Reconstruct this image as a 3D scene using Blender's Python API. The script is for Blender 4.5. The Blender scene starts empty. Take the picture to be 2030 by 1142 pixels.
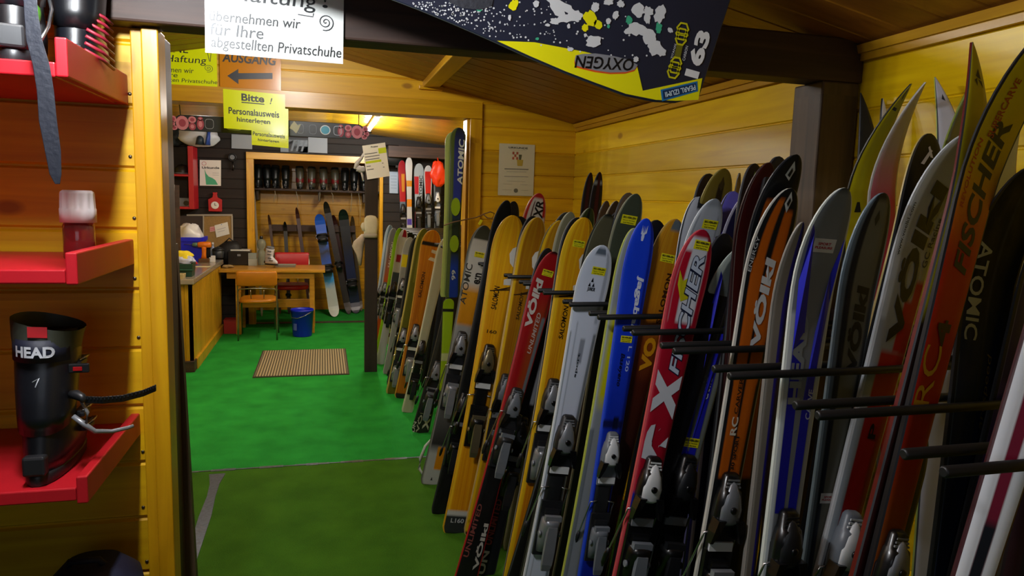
import bpy, bmesh, math, random
from mathutils import Vector, Matrix
random.seed(7)
C = bpy.context.scene.collection
PI = math.pi

# ------------------------------------------------------------------ camera
EYE = Vector((0.0, 0.0, 1.65))
FPX, YAW, PITCH, ROLL = 1398.0, 0.263446, 0.124607, -0.0299229
_cy, _sy, _cp, _sp = math.cos(YAW), math.sin(YAW), math.cos(PITCH), math.sin(PITCH)
FWD = Vector((_sy*_cp, _cy*_cp, -_sp))
_rt = Vector((_cy, -_sy, 0.0))
_dn = FWD.cross(_rt)
RGT = _rt*math.cos(ROLL) + _dn*math.sin(ROLL)
DWN = _dn*math.cos(ROLL) - _rt*math.sin(ROLL)
cam_data = bpy.data.cameras.new('camera')
cam_data.sensor_width = 36.0
cam_data.lens = FPX/2030.0*36.0
cam_data.clip_start = 0.02
cam = bpy.data.objects.new('camera', cam_data)
C.objects.link(cam)
_m = Matrix((RGT, -DWN, -FWD)).transposed().to_4x4()
_m.translation = EYE
cam.matrix_world = _m
bpy.context.scene.camera = cam

# ------------------------------------------------------------------ world, lights, exposure
sc = bpy.context.scene
sc.view_settings.view_transform = 'Standard'
sc.view_settings.look = 'None'
sc.view_settings.gamma = 1.0
sc.view_settings.use_curve_mapping = False
sc.view_settings.exposure = 0.0
world = bpy.data.worlds.new('world'); sc.world = world
world.use_nodes = True
world.node_tree.nodes['Background'].inputs[0].default_value = (0.75, 0.85, 1.0, 1)
world.node_tree.nodes['Background'].inputs[1].default_value = 0.02

def area_light(name, loc, sx, sy, power, color=(1, 1, 1), spread=180, rot=(0, 0, 0)):
    l = bpy.data.lights.new(name, 'AREA'); l.shape = 'RECTANGLE'; l.size = sx; l.size_y = sy
    l.energy = power; l.color = color; l.spread = math.radians(spread)
    o = bpy.data.objects.new(name, l); C.objects.link(o); o.location = loc; o.rotation_euler = rot
    return o
LIGHTS_HERE = True

# ------------------------------------------------------------------ helpers: picking real points
def ray(px, py):
    return FWD + RGT*((px-1015.0)/FPX) + DWN*((py-571.0)/FPX)
def at(px, py, Y):
    d = ray(px, py); return EYE + d*(Y/d.y)
def onz(px, py, z):
    d = ray(px, py); return EYE + d*((z-EYE.z)/d.z)
def onx(px, py, X):
    d = ray(px, py); return EYE + d*(X/d.x)

# ------------------------------------------------------------------ materials
def lin(h):
    h = h.lstrip('#')
    r = []
    for i in (0, 2, 4):
        s = int(h[i:i+2], 16)/255.0
        r.append(s/12.92 if s <= 0.04045 else ((s+0.055)/1.055)**2.4)
    return (r[0], r[1], r[2], 1.0)
_mats = {}
def mat(name, col, rough=0.5, metal=0.0, noise=0.0, nscale=30.0, bump=0.0, emit=None, trans=0.0, coat=0.0, spec=0.5):
    key = name
    if key in _mats: return _mats[key]
    m = bpy.data.materials.new(name); m.use_nodes = True
    nt = m.node_tree; b = nt.nodes['Principled BSDF']
    c = lin(col) if isinstance(col, str) else col
    b.inputs['Base Color'].default_value = c
    b.inputs['Roughness'].default_value = rough
    b.inputs['Metallic'].default_value = metal
    b.inputs['Specular IOR Level'].default_value = spec
    b.inputs['Coat Weight'].default_value = coat
    b.inputs['Coat Roughness'].default_value = 0.12
    if trans: b.inputs['Transmission Weight'].default_value = trans
    if noise or bump:
        tc = nt.nodes.new('ShaderNodeTexCoord'); n = nt.nodes.new('ShaderNodeTexNoise')
        n.inputs['Scale'].default_value = nscale; n.inputs['Detail'].default_value = 4
        nt.links.new(tc.outputs['Object'], n.inputs['Vector'])
        if noise:
            mx = nt.nodes.new('ShaderNodeMix'); mx.data_type = 'RGBA'
            mx.inputs[6].default_value = tuple(max(0, x*(1-noise)) for x in c[:3])+(1,)
            mx.inputs[7].default_value = tuple(min(1, x*(1+noise)) for x in c[:3])+(1,)
            nt.links.new(n.outputs[0], mx.inputs[0]); nt.links.new(mx.outputs[2], b.inputs['Base Color'])
        if bump:
            bp = nt.nodes.new('ShaderNodeBump'); bp.inputs['Strength'].default_value = bump
            bp.inputs['Distance'].default_value = 0.004
            nt.links.new(n.outputs[0], bp.inputs['Height']); nt.links.new(bp.outputs[0], b.inputs['Normal'])
    if emit:
        b.inputs['Emission Color'].default_value = c; b.inputs['Emission Strength'].default_value = emit
    _mats[key] = m
    return m

def wood(name, c0, c1, axis='x', rough=0.32, coat=0.25, board=0.157, z0=0.0, knots=0.75, bdir='z', var=0.22):
    """varnished boards: grain runs along `axis`; every board (pitch `board` across bdir) has its own tone"""
    m = bpy.data.materials.new(name); m.use_nodes = True
    nt = m.node_tree; N = nt.nodes; K = nt.links.new; b = N['Principled BSDF']
    tc = N.new('ShaderNodeTexCoord')
    sep = N.new('ShaderNodeSeparateXYZ'); K(tc.outputs['Object'], sep.inputs[0])
    # board id
    mth = N.new('ShaderNodeMath'); mth.operation = 'SUBTRACT'; mth.inputs[1].default_value = z0
    K(sep.outputs['XYZ'.index(bdir.upper())], mth.inputs[0])
    dv = N.new('ShaderNodeMath'); dv.operation = 'DIVIDE'; dv.inputs[1].default_value = board; K(mth.outputs[0], dv.inputs[0])
    fl = N.new('ShaderNodeMath'); fl.operation = 'FLOOR'; K(dv.outputs[0], fl.inputs[0])
    wn = N.new('ShaderNodeTexWhiteNoise'); wn.noise_dimensions = '1D'; K(fl.outputs[0], wn.inputs['W'])
    off = N.new('ShaderNodeVectorMath'); off.operation = 'SCALE'; off.inputs['Scale'].default_value = 9.0
    K(wn.outputs['Color'], off.inputs[0])
    add = N.new('ShaderNodeVectorMath'); add.operation = 'ADD'; K(tc.outputs['Object'], add.inputs[0]); K(off.outputs[0], add.inputs[1])
    mp = N.new('ShaderNodeMapping'); K(add.outputs[0], mp.inputs[0])
    s = [26.0, 26.0, 26.0]; s['xyz'.index(axis)] = 1.6; mp.inputs['Scale'].default_value = s
    n1 = N.new('ShaderNodeTexNoise'); n1.inputs['Scale'].default_value = 1.0; n1.inputs['Detail'].default_value = 6; n1.inputs['Distortion'].default_value = 0.6
    K(mp.outputs[0], n1.inputs['Vector'])
    rmp = N.new('ShaderNodeValToRGB'); rmp.color_ramp.elements[0].position = 0.3; rmp.color_ramp.elements[1].position = 0.72
    rmp.color_ramp.elements[0].color = lin(c0); rmp.color_ramp.elements[1].color = lin(c1); K(n1.outputs[0], rmp.inputs[0])
    # tone per board
    hs = N.new('ShaderNodeHueSaturation'); K(rmp.outputs[0], hs.inputs['Color'])
    mr = N.new('ShaderNodeMapRange'); mr.inputs[3].default_value = 1-var; mr.inputs[4].default_value = 1+var*0.6
    K(wn.outputs['Value'], mr.inputs[0]); K(mr.outputs[0], hs.inputs['Value'])
    last = hs.outputs[0]
    if knots:
        mk = N.new('ShaderNodeMapping'); K(add.outputs[0], mk.inputs[0])
        s2 = [5.0, 5.0, 5.0]; s2['xyz'.index(axis)] = 2.6; mk.inputs['Scale'].default_value = s2
        vo = N.new('ShaderNodeTexVoronoi'); vo.inputs['Scale'].default_value = 1.0; K(mk.outputs[0], vo.inputs['Vector'])
        kr = N.new('ShaderNodeMapRange'); kr.inputs[1].default_value = 0.055; kr.inputs[2].default_value = 0.11
        kr.inputs[3].default_value = knots; kr.inputs[4].default_value = 0.0; K(vo.outputs['Distance'], kr.inputs[0])
        mx = N.new('ShaderNodeMix'); mx.data_type = 'RGBA'; K(kr.outputs[0], mx.inputs[0]); K(last, mx.inputs[6])
        dk = lin(c0); mx.inputs[7].default_value = (dk[0]*0.45, dk[1]*0.3, dk[2]*0.3, 1); last = mx.outputs[2]
    K(last, b.inputs['Base Color'])
    b.inputs['Roughness'].default_value = rough; b.inputs['Coat Weight'].default_value = coat; b.inputs['Coat Roughness'].default_value = 0.28
    bp = N.new('ShaderNodeBump'); bp.inputs['Strength'].default_value = 0.12; bp.inputs['Distance'].default_value = 0.002
    K(n1.outputs[0], bp.inputs['Height']); K(bp.outputs[0], b.inputs['Normal'])
    return m

# ------------------------------------------------------------------ objects
def tag(o, label=None, cat=None, group=None, kind=None):
    if label: o['label'] = label
    if cat: o['category'] = cat
    if group: o['group'] = group
    if kind: o['kind'] = kind
    return o
def empty(name, loc, label, cat, group=None, rz=0.0):
    o = bpy.data.objects.new(name, None); o.empty_display_size = 0.05; C.objects.link(o)
    o.location = loc; o.rotation_euler = (0, 0, rz)
    return tag(o, label, cat, group)

class MB:
    def __init__(s): s.v = []; s.f = []; s.m = []; s.sm = []
    def add(s, vs, fs, mi=0, smooth=False):
        b = len(s.v); s.v += [tuple(v) for v in vs]
        for f in fs:
            s.f.append(tuple(b+i for i in f)); s.m.append(mi); s.sm.append(smooth)
        return s
    def box(s, x0, x1, y0, y1, z0, z1, mi=0, M=None):
        vs = [Vector((x, y, z)) for z in (z0, z1) for y in (y0, y1) for x in (x0, x1)]
        if M: vs = [M @ v for v in vs]
        return s.add(vs, [(0, 2, 3, 1), (4, 5, 7, 6), (0, 1, 5, 4), (2, 6, 7, 3), (0, 4, 6, 2), (1, 3, 7, 5)], mi)
    def prism(s, poly, z0, z1, mi=0, M=None):
        n = len(poly)
        vs = [Vector((p[0], p[1], z0)) for p in poly]+[Vector((p[0], p[1], z1)) for p in poly]
        if M: vs = [M @ v for v in vs]
        fs = [tuple(reversed(range(n))), tuple(range(n, 2*n))]+[(i, (i+1) % n, n+(i+1) % n, n+i) for i in range(n)]
        return s.add(vs, fs, mi)
    def loft(s, rings, mi=0, smooth=True, caps=True, M=None):
        n = len(rings[0]); b = []
        for r in rings: b += [M @ Vector(p) if M else Vector(p) for p in r]
        fs = []
        for k in range(len(rings)-1):
            for i in range(n):
                j = (i+1) % n; fs.append((k*n+i, k*n+j, (k+1)*n+j, (k+1)*n+i))
        base = len(s.v); s.add(b, fs, mi, smooth)
        if caps:
            s.f.append(tuple(base+i for i in reversed(range(n)))); s.m.append(mi); s.sm.append(False)
            e = base+(len(rings)-1)*n
            s.f.append(tuple(e+i for i in range(n))); s.m.append(mi); s.sm.append(False)
        return s
    def lathe(s, prof, o=(0, 0, 0), n=20, mi=0, M=None, smooth=True):
        rings = []
        for r, z in prof:
            rings.append([(o[0]+r*math.cos(2*PI*i/n), o[1]+r*math.sin(2*PI*i/n), o[2]+z) for i in range(n)])
        return s.loft(rings, mi, smooth, True, M)
    def tube(s, pts, r, n=8, mi=0, M=None):
        pts = [Vector(p) for p in pts]; rings = []
        up = Vector((0.13, 0.21, 0.97)).normalized()
        for i, p in enumerate(pts):
            t = (pts[min(i+1, len(pts)-1)]-pts[max(i-1, 0)]).normalized()
            a = t.cross(up)
            if a.length < 1e-3: a = t.cross(Vector((1, 0, 0)))
            a.normalize(); b2 = t.cross(a)
            rr = r[i] if isinstance(r, (list, tuple)) else r
            rings.append([p+a*rr*math.cos(2*PI*k/n)+b2*rr*math.sin(2*PI*k/n) for k in range(n)])
        return s.loft(rings, mi, True, True, M)
    def ball(s, c, rx, ry, rz, n=16, m=10, mi=0, M=None, lump=0.0, seed=1):
        rings = []; R = random.Random(seed)
        for j in range(1, m):
            th = PI*j/m
            ring = []
            for i in range(n):
                k = 1+lump*(R.random()-0.5)
                ring.append((c[0]+rx*k*math.sin(th)*math.cos(2*PI*i/n), c[1]+ry*k*math.sin(th)*math.sin(2*PI*i/n), c[2]-rz*k*math.cos(th)))
            rings.append(ring)
        return s.loft(rings, mi, True, True, M)
    def build(s, name, mats, parent=None, bevel=0.0, solid=0.0, subd=0, seg=2):
        me = bpy.data.meshes.new(name); me.from_pydata(s.v, [], s.f)
        if not isinstance(mats, (list, tuple)): mats = [mats]
        for m in mats: me.materials.append(m)
        me.polygons.foreach_set('material_index', s.m); me.polygons.foreach_set('use_smooth', s.sm)
        me.update()
        bm = bmesh.new(); bm.from_mesh(me); bmesh.ops.recalc_face_normals(bm, faces=bm.faces); bm.to_mesh(me); bm.free()
        o = bpy.data.objects.new(name, me); C.objects.link(o)
        if parent is not None: o.parent = parent
        if solid:
            md = o.modifiers.new('solid', 'SOLIDIFY'); md.thickness = solid
        if bevel:
            md = o.modifiers.new('bevel', 'BEVEL'); md.width = bevel; md.segments = seg; md.limit_method = 'ANGLE'; md.angle_limit = 0.6
        if subd:
            md = o.modifiers.new('sub', 'SUBSURF'); md.levels = subd; md.render_levels = subd
        return o
def box(name, x0, x1, y0, y1, z0, z1, m, parent=None, bevel=0.003):
    return MB().box(x0, x1, y0, y1, z0, z1).build(name, m, parent, bevel)
def struct(o): o['kind'] = 'structure'; return o

# text outlines -> (verts2d in 0..1 box, faces, aspect)
_txt = {}
def text_shape(s, bold=0.0, shear=0.0):
    k = (s, bold, shear)
    if k in _txt: return _txt[k]
    cu = bpy.data.curves.new('t', 'FONT'); cu.body = s; cu.size = 1.0; cu.offset = bold; cu.shear = shear
    cu.resolution_u = 3; cu.align_x = 'LEFT'; cu.dimensions = '2D'; cu.fill_mode = 'BOTH'
    o = bpy.data.objects.new('t', cu); C.objects.link(o)
    dg = bpy.context.evaluated_depsgraph_get(); dg.update()
    me = bpy.data.meshes.new_from_object(o.evaluated_get(dg))
    vs = [(v.co.x, v.co.y) for v in me.vertices]; fs = [tuple(p.vertices) for p in me.polygons]
    bpy.data.objects.remove(o); bpy.data.curves.remove(cu); bpy.data.meshes.remove(me)
    if not vs: vs, fs = [(0, 0), (1, 0), (1, 1)], [(0, 1, 2)]
    x0 = min(v[0] for v in vs); x1 = max(v[0] for v in vs); y0 = min(v[1] for v in vs); y1 = max(v[1] for v in vs)
    w = max(x1-x0, 1e-4); h = max(y1-y0, 1e-4)
    _txt[k] = ([((x-x0)/w, (y-y0)/h) for x, y in vs], fs, w/h)
    return _txt[k]
def write(mb, s, o, r, u, w=None, h=None, bold=0.0, shear=0.0, mi=0, center=False):
    """adds lettering to mb: o = lower left corner, r/u = unit right/up vectors, w or h sizes the line"""
    vs, fs, asp = text_shape(s, bold, shear)
    if w is None: w = h*asp
    if h is None: h = w/asp
    o = Vector(o); r = Vector(r); u = Vector(u)
    if center: o = o-r*w*0.5
    mb.add([o+r*(x*w)+u*(y*h) for x, y in vs], fs, mi)
# ------------------------------------------------------------------ ROOM SHELL
M_wall_x = wood('yellow_boards_x', '#cb9404', '#e8b60a', 'x', board=0.148, z0=0.034, rough=0.45, coat=0.12)
M_wall_y = wood('yellow_boards_y', '#d0a204', '#ecc60a', 'y', board=0.148, z0=0.034)
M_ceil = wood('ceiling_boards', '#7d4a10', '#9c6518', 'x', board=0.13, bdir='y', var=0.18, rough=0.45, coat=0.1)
M_trim_z = wood('yellow_trim_z', '#bd820a', '#dea812', 'z', board=3.0, z0=-1, var=0.0, knots=0.35)
M_trim_y = wood('yellow_trim_y', '#ac7a12', '#c8961c', 'y', board=3.0, z0=-1, var=0.0, knots=0.4)
M_trim_x = wood('yellow_trim_x', '#c28a0a', '#e2ac12', 'x', board=3.0, z0=-1, var=0.0, knots=0.4)
M_dark_x = wood('dark_beam_x', '#2a1a12', '#4a3226', 'x', board=3.0, z0=-1, var=0.0, knots=0.3, rough=0.6, coat=0.0)
M_dark_z = wood('dark_post_z', '#382a1e', '#5c4934', 'z', board=3.0, z0=-1, var=0.0, knots=0.3, rough=0.5, coat=0.0)
M_darkwall = wood('dark_log_boards', '#120b07', '#241811', 'x', board=0.12, var=0.3, knots=0.0, rough=0.7, coat=0.0)

def carpet(name, c0, c1):
    m = bpy.data.materials.new(name); m.use_nodes = True
    nt = m.node_tree; N = nt.nodes; K = nt.links.new; b = N['Principled BSDF']
    tc = N.new('ShaderNodeTexCoord')
    n = N.new('ShaderNodeTexNoise'); n.inputs['Scale'].default_value = 260; n.inputs['Detail'].default_value = 3; K(tc.outputs['Object'], n.inputs['Vector'])
    n2 = N.new('ShaderNodeTexNoise'); n2.inputs['Scale'].default_value = 5; n2.inputs['Detail'].default_value = 6; K(tc.outputs['Object'], n2.inputs['Vector'])
    a = N.new('ShaderNodeMath'); a.operation = 'MULTIPLY_ADD'; a.inputs[1].default_value = 0.65; K(n.outputs[0], a.inputs[0])
    s2 = N.new('ShaderNodeMath'); s2.operation = 'MULTIPLY'; s2.inputs[1].default_value = 0.4; K(n2.outputs[0], s2.inputs[0]); K(s2.outputs[0], a.inputs[2])
    r = N.new('ShaderNodeValToRGB'); r.color_ramp.elements[0].position = 0.3; r.color_ramp.elements[1].position = 0.75
    r.color_ramp.elements[0].color = lin(c0); r.color_ramp.elements[1].color = lin(c1); K(a.outputs[0], r.inputs[0])
    K(r.outputs[0], b.inputs['Base Color']); b.inputs['Roughness'].default_value = 0.95; b.inputs['Specular IOR Level'].default_value = 0.1
    bp = N.new('ShaderNodeBump'); bp.inputs['Strength'].default_value = 0.5; bp.inputs['Distance'].default_value = 0.004
    K(n.outputs[0], bp.inputs['Height']); K(bp.outputs[0], b.inputs['Normal'])
    return m
M_carpet_far = carpet('green_carpet', '#126420', '#2ea840')
M_carpet_near = carpet('olive_green_carpet', '#264e0c', '#48781a')

SEAM_Y = 4.33
XL, XR = -2.3, 1.62
struct(MB().box(XL, XR+.1, SEAM_Y, 10.6, -0.1, 0.0).build('floor', M_carpet_far))
struct(MB().box(XL, XR+.1, -1.4, SEAM_Y, -0.1, 0.0).build('floor', M_carpet_near))

def boards(name, along, a0, a1, pos, inward, z0, z1, m, pitch=0.148, zoff=0.034, thick=0.03, parent=None, g=0.006):
    """board cladding: grooved section swept along x or y; visible face at `pos`, boards' back away from `inward` (+1/-1)"""
    pts = [(0.0, z0)]
    k = math.ceil((z0-zoff)/pitch+1e-6)
    while zoff+k*pitch < z1-0.01:
        z = zoff+k*pitch
        if z > z0+0.012: pts += [(0, z-g), (g*1.1, z-g*0.25), (g*1.1, z+g*0.25), (0, z+g)]
        k += 1
    pts += [(0.0, z1), (thick, z1), (thick, z0)]
    mb = MB(); n = len(pts); vs = []
    for a in (a0, a1):
        for d, z in pts:
            p = pos-inward*d
            vs.append((a, p, z) if along == 'x' else (p, a, z))
    fs = [(i, (i+1) % n, n+(i+1) % n, n+i) for i in range(n)]+[tuple(range(n)), tuple(reversed(range(n, 2*n)))]
    mb.add(vs, fs)
    return mb.build(name, m, parent)

# right wall, partition (with the wide opening), left shelf wall, outer walls
struct(boards('wall_right', 'y', -1.4, 9.3, XR, -1, 0, 2.75, M_wall_y))
struct(boards('wall_middle', 'x', 0.985, XR, 4.5, -1, 0, 2.75, M_wall_x))
struct(boards('wall_middle', 'x', XL, 0.985, 4.5, -1, 2.245, 2.85, M_wall_x, pitch=0.125, zoff=2.245))
struct(boards('wall_middle', 'x', XL, -1.25, 4.5, -1, 0, 2.245, M_wall_x))
struct(boards('wall_middle', 'x', 0.985, XR, 4.62, 1, 0, 2.85, M_wall_x))
struct(boards('wall_middle', 'x', XL, 0.985, 4.62, 1, 2.245, 2.9, M_wall_x))
struct(MB().box(0.985, XR, 4.53, 4.59, 0, 2.9).build('wall_middle', M_trim_x))
# opening trim: lintel and right jamb
def trim(n, x0, x1, y0, y1, z0, z1, m, bevel=0.003):
    return struct(box('trim_%d' % n, x0, x1, y0, y1, z0, z1, m, None, bevel))
trim(1, -1.25, 0.98, 4.475, 4.645, 2.152, 2.25, M_trim_x)
trim(2, 0.902, 0.98, 4.475, 4.645, 0, 2.15, M_trim_z)
trim(3, 0.885, 0.902, 4.50, 4.62, 0, 2.15, M_trim_z)
# left wall beside the camera, with its corner boards and reveal
struct(boards('wall_left', 'x', XL, -0.44, 1.98, -1, 0, 2.3, M_wall_x, pitch=0.1535, zoff=0.01, g=0.008))
trim(4, -0.452, -0.425, 1.955, 2.10, 0, 2.036, M_trim_z)
trim(5, -0.4245, -0.386, 1.94, 2.02, 0, 2.036, M_trim_z)
trim(6, -0.4245, -0.392, 2.021, 2.12, 0, 2.036, M_dark_z)  # reveal: shade on the yellow wood, put into a dark wood colour
struct(MB().box(XL, -0.43, 2.02, 2.10, 0, 2.3).build('wall_left', M_trim_x))
struct(boards('wall_left', 'y', -1.4, 2.0, XL, 1, 0, 2.9, M_darkwall, pitch=0.12, zoff=0.0))
struct(boards('wall_left', 'y', 2.0, 10.6, XL, 1, 0, 2.9, M_wall_y))
struct(boards('wall_rear', 'x', XL, XR, -1.35, 1, 0, 2.9, M_darkwall, pitch=0.12, zoff=0.0))
# heads of the screws in the left wall boards
mb = MB()
for i in range(14):
    for dz in (0.03,):
        z = 0.01+0.1535*i+dz
        if z < 2.03: mb.lathe([(0.0045, 0), (0.004, 0.0015), (0.001, 0.002)], n=10, M=Matrix.Translation((-0.462-0.004*(i % 2), 1.979, z)) @ Matrix.Rotation(PI/2, 4, 'X'))
struct(mb.build('trim_7', mat('screw_steel', '#6b6250', 0.35, 0.9)))

# ceilings: boards run down the slope, grooves across the depth
def ceiling(y0, y1, x0, x1, zf, m, pitch=0.13):
    mb = MB(); pts = []
    y = y0
    while y < y1:
        e = min(y+pitch, y1); pts += [(y, 0), (e-0.010, 0), (e-0.005, 0.008)]; y = e
    pts += [(y1, 0), (y1, 0.05), (y0, 0.05)]
    n = len(pts); vs = [(x, p[0], zf(x)+p[1]) for x in (x0, x1) for p in pts]
    mb.add(vs, [(i, (i+1) % n, n+(i+1) % n, n+i) for i in range(n)]+[tuple(range(n)), tuple(reversed(range(n, 2*n)))])
    return struct(mb.build('ceiling', m))
RX0 = -0.25
zf_r = lambda x: 2.152+0.205*(XR-x)
ZR = zf_r(RX0)
zf_l = lambda x: ZR-0.205*(RX0-x)
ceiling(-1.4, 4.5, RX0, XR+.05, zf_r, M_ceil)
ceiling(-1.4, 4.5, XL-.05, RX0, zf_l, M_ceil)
bz_r = lambda x: 2.32+0.10*(XR-x)
BR = 0.1
bz_l = lambda x: bz_r(BR)-0.04*(BR-x)
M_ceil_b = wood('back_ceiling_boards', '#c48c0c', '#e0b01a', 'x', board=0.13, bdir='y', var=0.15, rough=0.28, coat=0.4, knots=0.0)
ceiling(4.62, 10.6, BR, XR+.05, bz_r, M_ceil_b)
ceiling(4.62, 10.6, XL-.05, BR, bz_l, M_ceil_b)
# cornice along the right wall, both sides of the beam
for a, b in ((-1.35, 1.9), (2.05, 4.47)):
    mb = MB(); pr = [(XR, 2.106), (XR-.016, 2.106), (XR-.016, 2.128), (XR-.026, 2.128), (XR-.034, 2.152), (XR, 2.158)]
    n = len(pr); vs = [(p[0], y, p[1]) for y in (a, b) for p in pr]
    mb.add(vs, [(i, (i+1) % n, n+(i+1) % n, n+i) for i in range(n)]+[tuple(range(n)), tuple(reversed(range(n, 2*n)))])
    struct(mb.build('trim_8', M_trim_y))
# dark cross beam and the square post under its right end
struct(box('ceiling_beam', XL, XR, 1.90, 2.00, 2.04, 2.172, M_dark_x, None, 0.006))
struct(box('support_post', 1.478, 1.612, 1.902, 2.04, 0, 2.04, M_dark_z, None, 0.006))
# purlin with boxed end under the middle ceiling
struct(box('ceiling_purlin', 0.60, 0.70, 2.06, 4.5, 2.325, 2.46, M_trim_y, None, 0.005))
trim(9, 0.575, 0.722, 4.47, 4.5, 2.312, 2.335, M_trim_x)
# back wall of the far room: dark boards around the nook opening
struct(boards('wall_back', 'x', XL, -0.86, 9.3, -1, 0, 3.0, M_darkwall, pitch=0.12, zoff=0.0))
struct(boards('wall_back', 'x', 0.70, XR, 9.3, -1, 0, 3.0, M_darkwall, pitch=0.12, zoff=0.0))
struct(boards('wall_back', 'x', -0.86, 0.70, 9.3, -1, 2.13, 3.0, M_darkwall, pitch=0.12, zoff=0.0))
trim(10, -0.905, -0.82, 9.26, 9.33, 0, 2.05, M_trim_z)
trim(11, -0.905, 0.76, 9.26, 9.33, 2.05, 2.132, M_trim_x)
trim(12, 0.70, 0.745, 9.26, 9.33, 0, 2.05, M_trim_z)
trim(13, -0.82, 0.70, 9.27, 9.35, 0, 0.012, M_dark_x)
M_nook = wood('nook_boards', '#b27806', '#d6a010', 'x', board=0.15, var=0.2, knots=0.3)
struct(boards('wall_nook', 'x', XL, XR, 10.4, -1, 0, 3.0, M_nook, pitch=0.15, zoff=0.0))
struct(MB().box(XR, XR+.03, 9.3, 10.6, 0, 3).build('wall_nook', M_nook))
# dark boarded soffit at the right of the far room
struct(box('trim_14', 0.78, XR, 8.95, 9.28, 2.13, 2.27, M_dark_x, None, 0.004))
# free-standing dark post in the far room
M_post_dk = wood('black_brown_post', '#140c08', '#2a1c14', 'z', board=3.0, z0=-1, var=0.0, knots=0.2, rough=0.6, coat=0.0)
struct(box('support_post', 0.372, 0.487, 6.60, 6.71, 0, 2.01, M_post_dk, None, 0.004))

# silver tape over the carpet seams
M_tape = mat('silver_tape', '#5c6672', 0.35, 0.55, noise=0.5, nscale=60, bump=0.4)
mb = MB()
for i in range(24):
    x0 = -0.92+i*0.068; w = 0.012+0.006*math.sin(i*1.7)
    if i == 0: pass
    mb.box(x0, x0+0.068, SEAM_Y-w, SEAM_Y+w, 0.0, 0.002+0.0006*(i % 2))
tag(mb.build('seam_tape', M_tape), 'thin dull silver tape running across the green carpet between the two rooms', 'tape')
mb = MB()
ys = [4.27, 4.12, 3.95, 3.7, 3.4, 3.1, 2.8, 2.5, 2.2]
for i in range(len(ys)-1):
    w0 = 0.045 if i == 0 else 0.03-0.004*(i % 3); w1 = 0.03-0.004*((i+1) % 3); xc = -0.605+0.006*i; xd = -0.605+0.006*(i+1)
    mb.add([(xc-w0, ys[i], 0.003), (xc+w0, ys[i], 0.003), (xd+w1, ys[i+1], 0.003), (xd-w1, ys[i+1], 0.003), (xc-w0, ys[i], 0), (xc+w0, ys[i], 0), (xd+w1, ys[i+1], 0), (xd-w1, ys[i+1], 0)],
           [(0, 1, 2, 3), (0, 4, 5, 1), (1, 5, 6, 2), (3, 2, 6, 7), (0, 3, 7, 4), (4, 7, 6, 5)])
tag(mb.build('floor_tape', M_tape), 'wide crinkled silver tape strip running toward the camera on the olive carpet', 'tape')
# dark board leaning in the doorway
mb = MB()
for x0, x1, xt, yy, z1 in ((-0.425, -0.352, -0.395, 2.13, 1.5),):
    mb.add([(x0, yy, 0), (x1, yy, 0), (x1, yy+.03, 0), (x0, yy+.03, 0), (x0-.02, yy, z1), (xt, yy, z1), (xt, yy+.03, z1), (x0-.02, yy+.03, z1)],
           [(0, 1, 5, 4), (1, 2, 6, 5), (2, 3, 7, 6), (3, 0, 4, 7), (4, 5, 6, 7), (0, 3, 2, 1)])
tag(mb.build('leaning_board', M_dark_z), 'narrow dark brown board leaning against the doorway edge at left', 'board')

# ------------------------------------------------------------------ lamps of the place, plus added ones
def tube_lamp(x, y0, y1, z, label, power, color=(1, 0.98, 0.95)):
    t = empty('fluorescent_lamp', (x, y0, z), label, 'ceiling lamp')
    M_tube = mat('lit_tube', '#f2f6ff', 0.3, emit=9.0)
    M_hous = mat('lamp_housing', '#d8dce0', 0.4)
    L = y1-y0
    MB().prism([(-0.025, 0), (0.025, 0), (0.02, 0.03), (-0.02, 0.03)], 0, L, M=Matrix(((1, 0, 0, 0), (0, 0, 1, 0), (0, 1, 0, 0.012), (0, 0, 0, 1)))).build('housing', M_hous, t)
    MB().tube([(0, 0.03, -0.008), (0, L-0.03, -0.008)], 0.013, 12).build('tube', M_tube, t)
    zc_ = ((bz_r(x) if x > BR else bz_l(x)) if y0 > 4.5 else (zf_r(x) if x > RX0 else zf_l(x)))-z
    for yy in (0.15, L-0.15): MB().tube([(0, yy, 0.035), (0, yy, zc_+0.005)], 0.004, 6).build('hanger', M_hous, t)
    for k in range(4):
        l = bpy.data.lights.new('tube_light', 'POINT'); l.energy = power/4; l.color = color; l.shadow_soft_size = 0.03
        o = bpy.data.objects.new('tube_light', l); C.objects.link(o); o.parent = t; o.location = (0, L*(k+0.5)/4, -0.055)
    return t
tube_lamp(0.50, 6.90, 8.40, 2.375, 'bright fluorescent tube hanging under the ceiling of the far room', 70)
tube_lamp(-0.75, 4.85, 5.85, 2.32, 'added fluorescent tube, out of sight behind the lintel, brightening the far room', 55)  # added out of view to brighten the post and the counter fronts
tube_lamp(-0.20, 2.5, 3.7, 2.50, 'fluorescent tube lamp under the ridge of the middle ceiling, behind the dark beam', 34)
tube_lamp(-0.425, 1.00, 1.36, 2.27, 'short fluorescent lamp hanging just in front of the dark beam beside the red shelves', 58, (0.92, 0.96, 1.0))
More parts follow.
